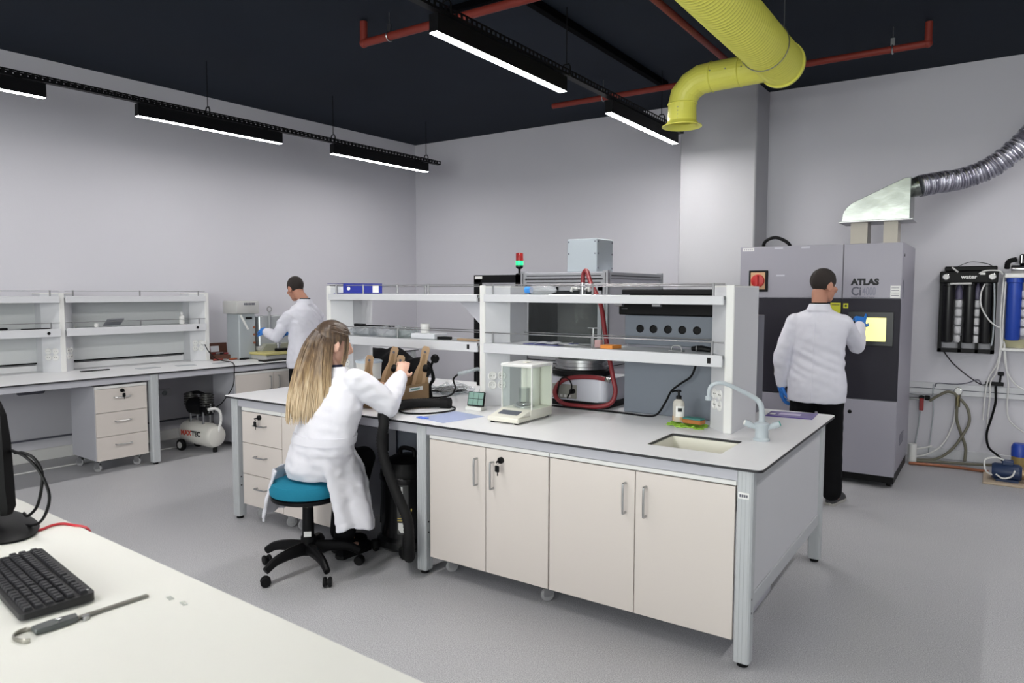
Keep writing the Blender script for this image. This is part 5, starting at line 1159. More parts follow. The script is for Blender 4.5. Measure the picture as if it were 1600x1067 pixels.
def hand(b, W, d, n, curl, side=1, sc=1.0, extra=0):
    d = V3(d).normalized(); n = V3(n); n = (n-d*n.dot(d)).normalized(); t = d.cross(n)*side
    W = V3(W); r = .0092*sc+extra
    R = Matrix((d, t, n)).transposed().to_4x4()
    b.sph(W+d*.048*sc, (.052*sc+extra, .041*sc+extra, .016*sc+extra), 10, R); b.sph(W+d*.075*sc, (.026*sc+extra, .042*sc+extra, .014*sc+extra), 8, R)
    capsule(b, [W-d*.02*sc, W+d*.03*sc], [.026*sc+extra, .026*sc+extra], 10, sp=0)
    for i, L in enumerate((.070, .079, .073, .057)):
        p = W+d*(.088-.006*abs(i-1.2))*sc+t*(.031-.0207*i)*sc; a = 0; pts = [p-d*.015*sc, p]
        sp_ = t*(.10-.07*i)
        for k, q in enumerate((.44, .32, .24)):
            a += curl[i] if isinstance(curl, (list, tuple)) else curl
            p = p+(d*math.cos(a)+n*math.sin(a)+sp_*.6).normalized()*L*q*sc*1.12; pts.append(p)
        b.tube(pts, [r*1.08, r*1.05, r, r*.95, r*.8], 10, 3); b.sph(pts[-1], r*.85, 6)
    p = W+d*.018*sc+t*.030*sc; q1 = p+(t*.75+d*.65+n*.25).normalized()*.042*sc; q2 = q1+(t*.25+d*.9+n*.45).normalized()*.036*sc
    b.tube([p-t*.01, p, q1, q2], [r*1.5, r*1.4, r*1.15, r*.9], 10, 3); b.sph(q2, r*.95, 6)
def cloth_folds(me, fn):
    n = [0.0]*(3*len(me.vertices)); me.vertices.foreach_get('normal', n)
    c = [0.0]*len(n); me.vertices.foreach_get('co', c)
    for i in range(0, len(n), 3):
        q = fn(Vector(c[i:i+3]))
        for k in range(3): c[i+k] += n[i+k]*q
    me.vertices.foreach_set('co', c); me.update()
    return me
def adopt(me, name, m, root):
    me.transform(WM[root].inverted()); return link(name, me, m, root)
def hair_cap(M, root, m, line, k=1.045, name='hair', thick=.006, amp=.002):
    b = B(); n = 30; G = []
    for i in range(n+1):
        th = math.pi*i/n; G.append([])
        for j in range(2*n):
            ph = math.pi*j/n; G[-1].append(V3((.077*k*math.sin(th)*math.cos(ph), -.012+.097*k*math.sin(th)*math.sin(ph), .035+.091*k*math.cos(th))))
    bm = b.bm; vs = {}
    def gv(i, j):
        j %= 2*n
        if (i, j) not in vs:
            p = G[i][j]; p = p+p.normalized()*amp*noise.noise(p*60); vs[(i, j)] = bm.verts.new(p)
        return vs[(i, j)]
    for i in range(n):
        for j in range(2*n):
            c = (G[i][j]+G[i+1][(j+1) % (2*n)])/2
            if line(c):
                q = [gv(i, j), gv(i+1, j), gv(i+1, j+1), gv(i, j+1)]
                try: bm.faces.new(q)
                except ValueError: pass
    bmesh.ops.remove_doubles(bm, verts=bm.verts, dist=1e-5)
    b.solid(thick); o = B().merge(b, M).build(name, m, root); return o
M_HAIRD = mat('dark_brown_hair', (40, 32, 29), .75, var=.3, scale=160, bump=.6, bscale=260)
M_SHOE = mat('dark_grey_shoe', (52, 52, 54), .6); M_SOLE = mat('pale_sole', (170, 168, 162), .6)
mline = lambda c: c.z > (.07 if c.y > .055 else (.02 if c.y > .02 else (-.012 if c.y > -.03 else -.055)))
fline = lambda c: not mline(c) and c.z > (.058 if c.y > .055 else (-.004 if c.y > .02 else (-.03 if c.y > -.03 else -.088)))
def shoe(p, heel, d, m_=M_SHOE, ms=M_SOLE):
    d = V3(d).normalized(); s = V3((d.y, -d.x, 0)); h = V3(heel)
    rg = []
    for u, w_, t_ in ((-.03, .018, .055), (-.02, .034, .085), (.03, .037, .095), (.09, .038, .075), (.15, .045, .055), (.20, .042, .042), (.228, .022, .026)):
        c = h+d*u; rg.append([c+s*(w_*math.cos(a))+V3((0, 0, .022+max(0, math.sin(a))*t_-(.004 if math.sin(a) < 0 else 0))) for a in [2*math.pi*i/14 for i in range(14)]])
    o = B().rings(rg).build('shoe', m_, p)
    sl = [[h+d*u+s*w_+V3((0, 0, z)) for u, w_ in ((-.035, 0), (-.02, .036), (.05, .036), (.15, .046), (.205, .042), (.235, 0), (.205, -.042), (.15, -.046), (.05, -.036), (-.02, -.036))] for z in (.001, .022)]
    B().rings(sl).build('sole', ms, o); return o
def man(name, label, base, f, yaw, H, J, hd, curls, gl, head_pitch, folds, hem=.775):
    """a standing man: base point, forward f, joints J"""
    f = V3(f).normalized(); s = f.cross(V3((0, 0, 1))); base = V3(base)
    root = thing(name, label, 'person', base)
    M = Matrix.Translation(hd) @ Matrix.Rotation(yaw, 4, 'Z') @ Matrix.Rotation(head_pitch, 4, 'X')
    P = lambda a, b_, z: base+s*a+f*b_+V3((0, 0, z))
    nb = P(0, .0, 1.47)
    b = B(); head_parts(b, M); hv = V3(hd)
    capsule(b, [nb-V3((0, 0, .03)), nb+V3((0, 0, .02)), hv+M.to_3x3() @ V3((0, -.03, -.06))], [.062, .056, .056], 14)
    b.rings([ell(P(0, 0, z), s, f, a, d) for z, a, d in ((.86, .14, .09), (.95, .16, .10), (1.1, .14, .09), (1.3, .16, .10), (1.42, .14, .075), (1.48, .06, .05))])
    for sd in ('L', 'R'):
        sh, el, wr = [V3(q) for q in J[sd]]
        capsule(b, [sh, el], [.048, .04], 12); capsule(b, [el, wr], [.04, .028], 12)
        hand(b, wr, gl[sd][0], gl[sd][1], curls[sd], 1 if sd == 'L' else -1)
    for k, (hx, kn, an) in enumerate(J['legs']): capsule(b, [hx, kn, an], [.075, .052, .04], 12); b.sph(V3(an)+f*.05-V3((0, 0, .03)), (.05, .05, .03), 8)
    body = adopt(blob(b, .007, 3), 'body', M_SKIN, root)
    eyes(M, root)
    hair_cap(M, root, M_HAIRD, mline); hair_cap(M, root, mat('clipped_hair', (96, 70, 58), .8, var=.2, scale=200), fline, 1.022, 'clipped_hair', .003, .0008)
    # trousers
    b = B()
    for hx, kn, an in J['legs']: capsule(b, [V3(hx)+V3((0, 0, .06)), hx, kn, V3(an)+V3((0, 0, .02))], [.10, .102, .08, .074], 16)
    b.rings([ell(P(0, 0, z), s, f, a, d) for z, a, d in ((.78, .16, .112), (.88, .18, .118), (.96, .172, .11))])
    me = cloth_folds(blob(b, .010, 4), lambda c: .004*noise.noise(V3((c.x*9, c.y*9, c.z*16))))
    adopt(me, 'trousers', M_TROUS, root)
    for hx, kn, an in J['legs']: shoe(root, (an[0], an[1], 0), f+s*(.12 if (V3(an)-base).dot(s) > 0 else -.12))
    # coat
    b = B()
    b.rings([ell(P(0, o_, z), s, f, a, d) for z, a, d, o_ in ((hem, .208, .160, 0), (.84, .210, .160, 0), (.95, .206, .154, 0), (1.06, .192, .136, 0), (1.16, .188, .126, .0), (1.28, .200, .130, 0), (1.36, .203, .120, 0), (1.405, .192, .106, 0), (1.44, .15, .090, 0), (1.465, .105, .08, 0), (1.49, .07, .068, 0))])
    for sd in ('L', 'R'):
        sh, el, wr = [V3(q) for q in J[sd]]; we = wr+(el-wr).normalized()*.015
        capsule(b, [sh+V3((0, 0, -.015)), sh*.5+el*.5, el], [.068, .067, .060], 16); capsule(b, [el, el*.5+wr*.5, we], [.060, .055, .045], 16)
    me = cloth_folds(blob(b, .0095, 5), folds)
    bv = BVHTree.FromPolygons([v.co.copy() for v in me.vertices], [tuple(p.vertices) for p in me.polygons])
    g = []
    for k in range(40):
        z = hem+.006+(1.45-hem)*k/39; row = []
        for a in (-.004, 0, .004):
            h_ = bv.ray_cast(P(a, -.5, z), f); row.append((h_[0] if h_[0] else P(a, -.13, z))-f*(.0012 if a else .0030))
        g.append(row)
    B().sheet(g).build('back_seam', M_COATG, root)
    adopt(me, 'lab_coat', M_COATG, root)
    b = B(); R_ = []
    for z, a, d in ((1.462, .094, .088), (1.485, .083, .080), (1.512, .072, .072), (1.515, .066, .066), (1.49, .070, .068)): R_.append(ell(P(0, -.004, z), s, f, a, d))
    b.rings(R_, False); b.build('collar', M_COATG, root)
    b = B(); R_ = [ell(P(0, 0, z), s, f, a, d) for z, a, d in ((1.495, .064, .064), (1.525, .060, .060), (1.522, .056, .056))]; b.rings(R_, False).build('shirt_collar', M_TROUS, root)
    # gloves
    for sd in ('L', 'R'):
        b = B(); wr = V3(J[sd][2]); d_ = V3(gl[sd][0]).normalized(); hand(b, wr, gl[sd][0], gl[sd][1], curls[sd], 1 if sd == 'L' else -1, 1.0, .0022)
        capsule(b, [wr-(wr-V3(J[sd][1])).normalized()*.03, wr+d_*.01], [.034, .032], 14, sp=0)
        adopt(blob(b, .0038, 2), 'glove', M_GLOVE, root)
    return root
def fold_std(c):
    w_ = math.exp(-((c.z-1.08)/.16)**2)
    return .012*w_*noise.noise(V3((c.x*5, c.y*5, c.z*22+c.x*9)))+.009*noise.noise(V3((c.x*9, c.y*9, c.z*6)))+.0035*noise.noise(V3((c.x*18+c.z*9, c.y*18, c.z*20-c.x*8)))
bx_ = (-1.105, 5.74, 0)
man('person', 'man in white lab coat seen from behind, touching the screen with a blue glove', bx_, (.05, 1, 0), math.radians(-38), 1.78,
    dict(L=[(-1.272, 5.73, 1.385), (-1.358, 5.70, 1.11), (-1.368, 5.76, .875)], R=[(-.935, 5.76, 1.385), (-.885, 6.03, 1.185), (-.905, 6.295, 1.335)],
         legs=[((-1.20, 5.74, .86), (-1.215, 5.75, .48), (-1.22, 5.70, .085)), ((-1.01, 5.745, .86), (-.995, 5.765, .48), (-.975, 5.72, .085))]),
    (-1.088, 5.785, 1.652), dict(L=.38, R=[.06, .55, .62, .66]), dict(L=((.02, .12, -1), (.9, .4, 0)), R=((-.03, .76, .64), (-.45, .45, -.75))), -.12, fold_std)
def fold_l(c):
    return .011*noise.noise(V3((c.x*10, c.y*7, c.z*9)))+.012*math.exp(-((c.z-1.3)/.12)**2)*noise.noise(V3((c.x*6, (c.y+c.z)*22, c.z*6)))+.005*noise.noise(c*22)
bl_ = (-6.055, 5.0, 0)
man('person', 'man in white lab coat working at the testing machine by left wall', bl_, (-1, -.03, 0), math.radians(84), 1.75,
    dict(L=[(-6.07, 4.825, 1.355), (-6.225, 4.755, 1.115), (-6.44, 4.80, 1.165)], R=[(-6.06, 5.175, 1.355), (-6.20, 5.24, 1.12), (-6.42, 5.12, 1.13)],
         legs=[((-6.05, 4.905, .86), (-6.06, 4.89, .48), (-6.03, 4.88, .085)), ((-6.05, 5.095, .86), (-6.06, 5.11, .48), (-6.03, 5.12, .085))]),
    (-6.165, 4.975, 1.625), dict(L=.55, R=.45), dict(L=((-.95, .05, .2), (0, .6, -.8)), R=((-.95, -.15, .1), (0, -.6, -.8))), -.38, fold_l, .79)

# seated woman
f = V3((.12, .993, 0)).normalized(); s = f.cross(V3((0, 0, 1)))
root = thing('person', 'seated woman with long blonde hair in white lab coat on teal stool', 'person', (-3.17, 2.68, 0))
hd = V3((-3.135, 2.79, 1.30)); M = Matrix.Translation(hd) @ Matrix.Rotation(math.radians(-24), 4, 'Z') @ Matrix.Rotation(-.18, 4, 'X')
JR = [V3((-2.955, 2.785, 1.105)), V3((-2.862, 2.945, .955)), V3((-2.985, 3.185, 1.085))]
JL = [V3((-3.275, 2.765, 1.095)), V3((-3.34, 2.93, .945)), V3((-3.22, 3.14, .98))]
spine = [(V3((-3.17, 2.68, .575)), .155, .12), (V3((-3.168, 2.69, .68)), .15, .11), (V3((-3.155, 2.72, .82)), .115, .085), (V3((-3.135, 2.75, .97)), .13, .09), (V3((-3.12, 2.77, 1.08)), .13, .075), (V3((-3.115, 2.775, 1.14)), .06, .05)]
b = B(); head_parts(b, M, .95)
capsule(b, [V3((-3.115, 2.77, 1.10)), V3((-3.118, 2.772, 1.16)), hd+M.to_3x3() @ V3((0, -.03, -.06))], [.055, .048, .048], 14)
b.rings([ell(c, s, f, a, d) for c, a, d in spine])
rdir, rn = V3((-.28, .62, .70)), V3((-.75, .35, -.45))
for J_ in (JR, JL): capsule(b, [J_[0], J_[1]], [.042, .036], 12); capsule(b, [J_[1], J_[2]], [.036, .025], 12)
hand(b, JR[2], rdir, rn, [.30, .42, .5, .55], -1, .95); hand(b, JL[2], (.35, .8, .35), (.6, -.1, -.7), .5, 1, .95)
LG = [((-3.09, 2.71, .595), (-3.13, 3.01, .595), (-3.19, 2.90, .10)), ((-3.26, 2.70, .595), (-3.26, 3.00, .595), (-3.29, 2.96, .10))]
for hx, kn, an in LG: capsule(b, [hx, kn], [.072, .055], 12); capsule(b, [kn, an], [.055, .036], 12); b.sph(V3(an)+V3((0, .05, -.04)), (.038, .08, .028), 8)
adopt(blob(b, .0065, 3), 'body', M_SKINF, root)
eyes(M, root, .95)
b = B()
for hx, kn, an in LG: capsule(b, [hx, kn], [.088, .072], 14); capsule(b, [kn, V3(an)+V3((0, 0, .03))], [.070, .062], 14)
adopt(blob(b, .010, 3), 'trousers', M_TROUS, root)
for hx, kn, an in LG: shoe(root, (an[0], an[1]-.02, 0), (0, 1, 0), M_TROUS, M_RUB)
b = B()
b.rings([ell(c, s, f, a, d) for c, a, d in ((V3((-3.17, 2.68, .552)), .18, .145), (V3((-3.17, 2.68, .60)), .195, .16), (V3((-3.142, 2.692, .70)), .210, .157), (V3((-3.118, 2.717, .82)), .212, .146), (V3((-3.098, 2.748, .95)), .208, .136), (V3((-3.112, 2.77, 1.06)), .180, .110), (V3((-3.117, 2.774, 1.115)), .12, .08), (V3((-3.117, 2.775, 1.15)), .068, .062))])
for J_ in (JR, JL):
    we = J_[2]+(J_[1]-J_[2]).normalized()*.02
    capsule(b, [J_[0]+V3((0, 0, -.012)), (J_[0]+J_[1])*.5, J_[1]], [.074, .077, .072], 16); capsule(b, [J_[1], (J_[1]+J_[2])*.5, we], [.072, .064, .048], 16)
for hx, kn, an in LG: capsule(b, [V3(hx)+V3((0, 0, .008)), V3(hx)*.68+V3(kn)*.32], [.10, .085], 16)
def fold_w(c):
    w_ = math.exp(-((c.z-.72)/.08)**2)
    return .012*w_*noise.noise(V3((c.x*4, c.y*4, c.z*26+c.x*5)))+.010*noise.noise(V3((c.x*9, c.y*9, c.z*6+c.x*5)))+.007*noise.noise(V3((c.x*17, c.y*17, c.z*24)))
cst = V3((-3.19, 2.665, 0))
def flap(a0, a1, r0, b0, b1, rb0, rb1, z0, z1):
    g = []
    for j in range(15):
        t = j/14; row = []
        for i in range(19):
            u = i/18
            a = math.radians((a0+(a1-a0)*u)*(1-t)+(b0+(b1-b0)*u)*t); e_ = t**(1-.5*u) if a0 < 0 else t; r = r0*(1-e_)+(rb0+(rb1-rb0)*u)*e_
            r += (.014*t*math.sin(u*11)+.008*noise.noise((u*6, t*4, a0)))
            rr = V3((math.cos(a)*r, math.sin(a)*r*.95, z0+(z1-z0)*t+.012*t*math.sin(u*5)))
            row.append(cst+rr)
        g.append(row)
    t_ = B().sheet(g).solid(.016); b.merge(t_)
flap(-26, 62, .205, -14, 28, .275, .39, .72, .282)
flap(158, 246, .218, 172, 222, .292, .300, .60, .30)
adopt(cloth_folds(blob(b, .0085, 3), fold_w), 'lab_coat', M_COAT, root)
# waist belt, collar
bw = [ell(c, s, f, a, d, 40) for c, a, d in ((V3((-3.131, 2.703, .750)), .20, .142), (V3((-3.131, 2.703, .752)), .217, .159), (V3((-3.124, 2.711, .797)), .217, .155), (V3((-3.124, 2.711, .80)), .20, .140))]
B().rings(bw, False).build('half_belt', M_COAT, root)
B().rings([ell(V3((-3.117, 2.773, z)), s, f, a, d) for z, a, d in ((1.118, .098, .085), (1.14, .084, .076), (1.17, .068, .066), (1.172, .062, .06))], False).build('collar', M_COAT, root)
B().rings([ell(V3((-3.117, 2.775, z)), s, f, a, d) for z, a, d in ((1.15, .060, .058), (1.185, .056, .055), (1.183, .053, .052))], False).build('shirt_collar', mat('navy_cloth', (24, 30, 60), .8), root)
# hair
def hair_mat():
    m = bpy.data.materials.new('blonde_ombre_hair'); m.use_nodes = True; nt = m.node_tree; L = nt.links; b = nt.nodes['Principled BSDF']
    tc = nt.nodes.new('ShaderNodeTexCoord'); sp = nt.nodes.new('ShaderNodeSeparateXYZ'); L.new(tc.outputs['Object'], sp.inputs[0])
    mp = nt.nodes.new('ShaderNodeMapping'); mp.inputs['Scale'].default_value = (60, 60, 2.5); L.new(tc.outputs['Object'], mp.inputs[0])
    n = nt.nodes.new('ShaderNodeTexNoise'); n.inputs['Scale'].default_value = 1.2; n.inputs['Detail'].default_value = 3; L.new(mp.outputs[0], n.inputs['Vector'])
    a = nt.nodes.new('ShaderNodeMath'); a.operation = 'MULTIPLY_ADD'; a.inputs[1].default_value = .9; L.new(n.outputs[0], a.inputs[0])
    mr = nt.nodes.new('ShaderNodeMapRange'); mr.inputs[1].default_value = 1.42; mr.inputs[2].default_value = .95; mr.inputs[3].default_value = -.45; mr.inputs[4].default_value = .5; L.new(sp.outputs[2], mr.inputs[0]); L.new(mr.outputs[0], a.inputs[2])
    r = nt.nodes.new('ShaderNodeValToRGB'); e = r.color_ramp.elements
    e[0].position = .1; e[0].color = (*lin((70, 55, 44)), 1); e[1].position = .9; e[1].color = (*lin((208, 186, 152)), 1); x = e.new(.42); x.color = (*lin((122, 100, 76)), 1); x = e.new(.65); x.color = (*lin((168, 143, 108)), 1)
    L.new(a.outputs[0], r.inputs[0]); L.new(r.outputs[0], b.inputs['Base Color']); b.inputs['Roughness'].default_value = .42; b.inputs['Specular IOR Level'].default_value = .5
    return m
MH = hair_mat()
wline = lambda c: (c.z > .065 if c.y > .05 else (c.z > .02 if c.y > .02 else (c.z > -.01-.5*max(0, .0-c.y) if abs(c.x) > .05 else c.z > -.06)))
hair_cap(M, root, MH, wline, 1.09, 'hair_crown', .008, .004)
rd = random.Random(11)
b = B(); b2 = B()
hs = s
HC = [V3((-3.145, 2.735, 1.375)), V3((-3.150, 2.695, 1.30)), V3((-3.143, 2.655, 1.18)), V3((-3.138, 2.622, 1.05)), V3((-3.138, 2.605, .95)), V3((-3.140, 2.598, .872))]
HW = [.060, .082, .098, .114, .120, .116]; HD = [.03, .045, .04, .035, .03, .026]
hx = V3((.80, .60, 0)).normalized(); hn = V3((.60, -.80, 0))
b2.rings([ell(c, hx, hn, w_*.88, d*.8) for c, w_, d in zip(HC[:5], HW, HD)])
me = blob(b2, .010, 2); adopt(me, 'hair_mass', MH, root)
for k in range(230):
    u = rd.uniform(-1, 1); dd = rd.uniform(.35, 1.08)*math.sqrt(max(.05, 1-u*u*.85)); pts = []; end = rd.uniform(.86, 1.03)
    ph = rd.uniform(0, 6); u2 = u+rd.uniform(-.06, .06)
    for i in range(9):
        t = i/8*end*5; j = min(int(t), 4); fr_ = t-j
        c = HC[j].lerp(HC[j+1], fr_); w_ = HW[j]*(1-fr_)+HW[j+1]*fr_; d_ = HD[j]*(1-fr_)+HD[j+1]*fr_
        uu = u*(1-i/8)+u2*i/8
        pts.append(c+hx*(uu*w_+.003*math.sin(ph+i))+hn*(dd*d_*1.05+.002*math.sin(ph*2+i*1.7)))
    b.tube(pts, [.0048, .0062, .0062, .0055, .0035, .0012], 5, 2)
b.build('hair_strand', MH, root)['kind'] = 'stuff'
# strands drawn back over the crown and beside the face
b = B()
R3 = M.to_3x3()
for k in range(90):
    a = rd.uniform(-1.35, 1.35); q_ = rd.uniform(.1, .8); st_ = V3((.081*math.sin(a), -.012+.1*math.sin(q_), .035+.093*math.cos(a)*math.cos(q_)))
    en = V3((.02*math.sin(a)+rd.uniform(-.006, .006), -.108, .045+.02*math.cos(a))); md = (st_+en)*.5; e_ = V3(((md.x)/.081, (md.y+.012)/.1, (md.z-.035)/.094)); md = V3((md.x/e_.length, (md.y+.012)/e_.length-.012, (md.z-.035)/e_.length+.035)); 
    b.tube([hd+R3 @ st_, hd+R3 @ md, hd+R3 @ en], [.003, .005, .003], 5, 4)
for k in range(46):
    u = rd.uniform(-1, 1); p0 = hd+R3 @ V3((.014*u, -.112+rd.uniform(-.008, .008), .05)); c3 = HC[3]+hx*(u*.07)+hn*.03; c2 = HC[2]+hx*(u*.05)+hn*.045; c1 = HC[1]+hx*(u*.03)+hn*.045
    b.tube([p0, c1, c2, c3, HC[4]+hx*(u*.085)+hn*.024], [.004, .007, .007, .006, .002], 5, 4)
b.build('hair_strand', MH, root)['kind'] = 'stuff'
b = B()
for k in range(26):
    o_ = rd.uniform(0, 1); x = .080-.01*o_; y = -.035-.05*o_
    p = [V3((x, y+.01, .03)), V3((x+.004, y, -.05)), V3((x-.004, y-.01, -.13)), V3((x-.03, y-.03, -.24)), V3((x-.05, y-.045, -.36))]
    b.tube([hd+R3 @ q for q in p], [.003, .005, .005, .004, .0015], 5, 4)
for k in range(10):
    x = .074+rd.uniform(-.004, .004); y = .05+rd.uniform(-.01, .012)
    p = [V3((x*.7, y-.01, .085)), V3((x, y, .02)), V3((x-.004, y+.006, -.05)), V3((x-.01, y+.0, -.12)), V3((x-.02, y-.02, -.17))]
    b.tube([hd+R3 @ q for q in p], [.002, .003, .003, .002, .001], 5, 4)
b.build('hair_strand', MH, root)['kind'] = 'stuff'
B().torus(hd+R3 @ V3((0, -.112, .05)), .014, .006, 'y', 16, 8, M=Matrix.Rotation(math.radians(-24), 4, 'Z')).build('hair_tie', mat('brown_tie', (92, 70, 54), .6), root)
# ---------------------------------------------------------------- foreground desk
ZD = .85
t = thing('desk', 'white desk top in the foreground with thin edge', 'desk', (-2, .6, 0))
dp = [(-4.3, 1.145), (-.30, .972), (-.34, .10), (-4.34, .27)]
B().prism(dp, ZD-.013, ZD-.0012).build('core_board', M_CORE, t); B().prism([(x*.9995, y) for x, y in dp], ZD-.0012, ZD).build('laminate_surface', mat('warm_white_laminate', (226, 226, 220), .4, var=.01, scale=3), t)
for x, y in ((-4.2, 1.05), (-.45, .88), (-.45, .16), (-4.2, .33)): B().box(x, y, 0, x+.06, y+.06, ZD-.013, .004).build('leg', M_ALU, t)
t = thing('keyboard', 'black computer keyboard lying on the foreground desk', 'keyboard', (-1.99, .78, ZD))
MK = Matrix.Translation((-1.77, .819, ZD)) @ Matrix.Rotation(math.radians(-8), 4, 'Z')
k = B(); kp = round_poly(-.44, -.155, 0, 0, .012, 4)
k.rings([[(x, y, .004) for x, y in kp], [(x, y, .018+(.006 if y > -.08 else 0)) for x, y in kp]])
B().merge(k, MK).build('body', mat('keyboard_black', (24, 24, 27), .45), t)
key = None
for r_ in range(6):
    y = -.022-.0215*r_-(.006 if r_ else 0); zz = .0235 if y > -.08 else .019
    x = -.012; n_ = 0
    while x > -.43:
        w_ = .0175
        if n_ in (4, 8): x -= .008; n_ += 1; continue
        if r_ in (0,) and n_ < 4 and 0: pass
        if n_ == 12 and r_ in (3, 4): w_ = .034
        if r_ == 5 and n_ == 14: w_ = .11
        c = MK @ Matrix.Translation((x-w_/2, y, zz))
        if w_ == .0175 and key:
            o = key.copy(); COL.objects.link(o)
        else:
            b = B(); h = w_/2
            b.rings([[(-h, -.0088, 0), (h, -.0088, 0), (h, .0088, 0), (-h, .0088, 0)], [(-h+.0022, -.0066, .007), (h-.0022, -.0066, .007), (h-.0022, .0066, .007), (-h+.0022, .0066, .007)]])
            o = link('key', b.mesh('key', smooth=False), mat('key_black', (40, 40, 44), .5), t)
            if w_ == .0175: key = o
        o.name = 'key'; o.matrix_basis = WM[t].inverted() @ c
        x -= w_+.0018; n_ += 1
q = B().cyl((-.03, -.009, .024), (-.03, -.009, .0246), .003, n=8); B().merge(q, MK).build('led', M_LABEL, t)
t = thing('monitor', 'black monitor cut by left edge of the photo', 'monitor', (-2.64, .93, ZD))
MX_ = -.095
g = []
for z, xr, th in ((.915, -2.372, .03), (.94, -2.366, .045), (1.0, -2.378, .05), (1.14, -2.382, .045), (1.22, -2.388, .035), (1.26, -2.40, .02), (1.272, -2.42, .01)):
    xr += MX_; g.append([(-2.92, .895-th*.4, z), (xr-.01, .895-th*.4, z), (xr, .895, z), (xr-.01, .895+th*.6, z), (-2.92, .895+th*.6, z)])
B().rings(g).build('shell', M_BLK, t)
B().box(-2.90, .8735, .95, -2.50, .8745, 1.245).build('screen', mat('screen_black', (10, 10, 14), .15), t)
B().tube([(-2.71, .91, .86), (-2.71, .925, .95)], [.05, .035], 16).build('neck', M_BLK, t)
rg = [[(-2.62+a*math.cos(2*math.pi*i/36), .892+b_*math.sin(2*math.pi*i/36), z) for i in range(36)] for a, b_, z in ((.235, .115, .8502), (.24, .118, .858), (.225, .105, .868), (.08, .05, .878))]
B().rings(rg).build('stand_base', M_BLK, t)
solo(B().tube([(-2.485, .93, 1.10), (-2.435, .935, 1.105), (-2.405, .95, 1.09), (-2.380, .96, 1.05), (-2.375, .955, 1.0), (-2.400, .95, .94), (-2.465, .95, .90), (-2.505, .955, .90)], .0045, 8, 6), 'monitor_cable', M_BLK, 'black cable loop beside the monitor, smaller loop', 'cable', loc=(-2.4, .93, .9))
solo(B().tube([(-2.485, .92, 1.11), (-2.425, .935, 1.095), (-2.380, .955, 1.05), (-2.350, .965, .985), (-2.360, .96, .93), (-2.405, .955, .887), (-2.485, .95, .867), (-2.565, .96, .862)], .0045, 8, 6), 'monitor_cable', M_BLK, 'black cable loop beside the monitor, larger loop', 'cable', loc=(-2.4, .93, .9))
solo(B().tube([(-2.50, .935, .8545), (-2.44, .965, .8545), (-2.455, 1.01, .8545), (-2.445, 1.04, .8545), (-2.40, 1.056, .853), (-2.36, 1.075, .845), (-2.34, 1.085, .80)], .0042, 8, 6), 'network_cable', mat('red_cable', (190, 40, 52), .4), 'red cable on the foreground desk behind the monitor', 'cable', loc=(-2.45, 1, ZD))
t = thing('caliper', 'steel sliding caliper lying on the foreground desk', 'caliper', (-1.71, .77, ZD))
MC = Matrix.Translation((-1.712, .66, ZD)) @ Matrix.Rotation(math.atan2(.017, .235), 4, 'Z').inverted() @ Matrix.Rotation(0, 4, 'Z')
M_CAL = mat('worn_steel', (150, 148, 140), .35, .85)
k = B().box(-.007, .05, .003, .007, .245, .0065, .001); B().merge(k, MC).build('beam', M_CAL, t)
k = B().prism([(-.016, .0), (.014, .0), (.018, .03), (.014, .085), (-.012, .09), (-.018, .04)], .001, .013, bev=.002); B().merge(k, MC).build('slider', mat('dark_grey_casting', (88, 92, 92), .4, .3), t)
k = B().tube([(-.01, .005, .004), (-.026, -.004, .004), (-.024, -.025, .004), (.0, -.036, .004), (.03, -.028, .004), (.038, -.018, .004)], [.006, .006, .005, .005, .006, .006], 8, 5, flat=.6); B().merge(k, MC).build('jaw', M_CAL, t)
k = B().lathe([(.001, .013), (.006, .013), (.006, .017), (.001, .017)], (.0, .05, 0), 12); B().merge(k, MC).build('screw', M_CHROME, t)
k = B().lathe([(.001, .001), (.008, .001), (.008, .01), (.001, .01)], (.014, .10, 0), 12); B().merge(k, MC).build('thumb_wheel', M_STEEL, t)
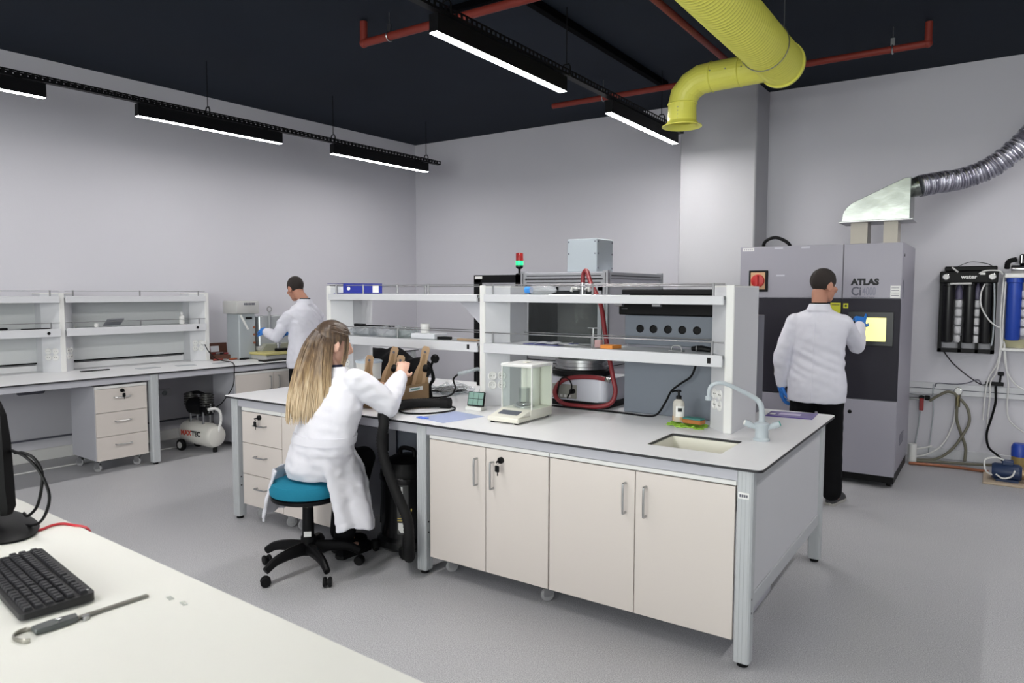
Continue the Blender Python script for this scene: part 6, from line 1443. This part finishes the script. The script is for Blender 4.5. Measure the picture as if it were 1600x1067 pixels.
for i, (x, y) in enumerate(((-1.64, .930), (-1.585, .932))): solo(B().cb((x, y, ZD+.0012), (.024, .012, .0022), .0006, rz=-.2), 'clear_chip', thin('clear_chip', (236, 238, 236), .35), ('small clear chip right of the caliper tip, left one', 'small clear chip right of the caliper tip, right one')[i], 'chip', 'small clear chips on the foreground desk', loc=(x, y, ZD))
# ---------------------------------------------------------------- stool
sx, sy = -3.205, 2.645
t = thing('swivel_stool', 'teal swivel stool on five black casters under the seated woman', 'stool', (sx, sy, 0))
B().lathe([(.001, .425), (.185, .425), (.20, .432), (.20, .45), (.19, .455), (.001, .455)], (sx, sy, 0), 40).build('seat_pan', M_BLK, t)
B().lathe([(.19, .4555), (.204, .462), (.208, .49), (.195, .522), (.16, .535), (.001, .54)], (sx, sy, 0), 40).build('seat_cushion', M_TEAL, t)
B().cyl((sx, sy, .36), (sx, sy, .425), .013, n=14).build('gas_rod', M_CHROME, t)
c = B().lathe([(.001, .10), (.042, .10), (.042, .20), (.034, .21), (.030, .37), (.001, .37)], (sx, sy, 0), 22).build('column', M_BLK, t)
B().cb((sx+.028, sy-.028, .225), (.003, .04, .03), rz=-.78).build('label', M_LABEL, c)
for k in range(5):
    a = math.radians(-92+72*k); d = Vector((math.cos(a), math.sin(a), 0)); o = Vector((sx, sy, 0))
    l = B().tube([o+d*.02+Vector((0, 0, .135)), o+d*.12+Vector((0, 0, .135)), o+d*.22+Vector((0, 0, .12)), o+d*.285+Vector((0, 0, .085))], [.04, .034, .027, .022], 10, 4, flat=.8).build('leg', M_BLK, t)
    w_ = o+d*.285; n_ = Vector((-d.y, d.x, 0))
    Q = Matrix.Translation(w_+Vector((0, 0, .0285))) @ (d*.5+n_*.87).to_track_quat('Z', 'Y').to_matrix().to_4x4()
    kk = B()
    for s in (-.014, .014): kk.merge(B().lathe([(.001, -.009), (.024, -.009), (.028, -.003), (.028, .003), (.024, .009), (.001, .009)], (0, 0, s), 18))
    kk.merge(B().lathe([(.001, -.006), (.015, -.006), (.015, .006), (.001, .006)], (0, 0, 0), 10))
    B().merge(kk, Q).build('caster', M_BLK, l)
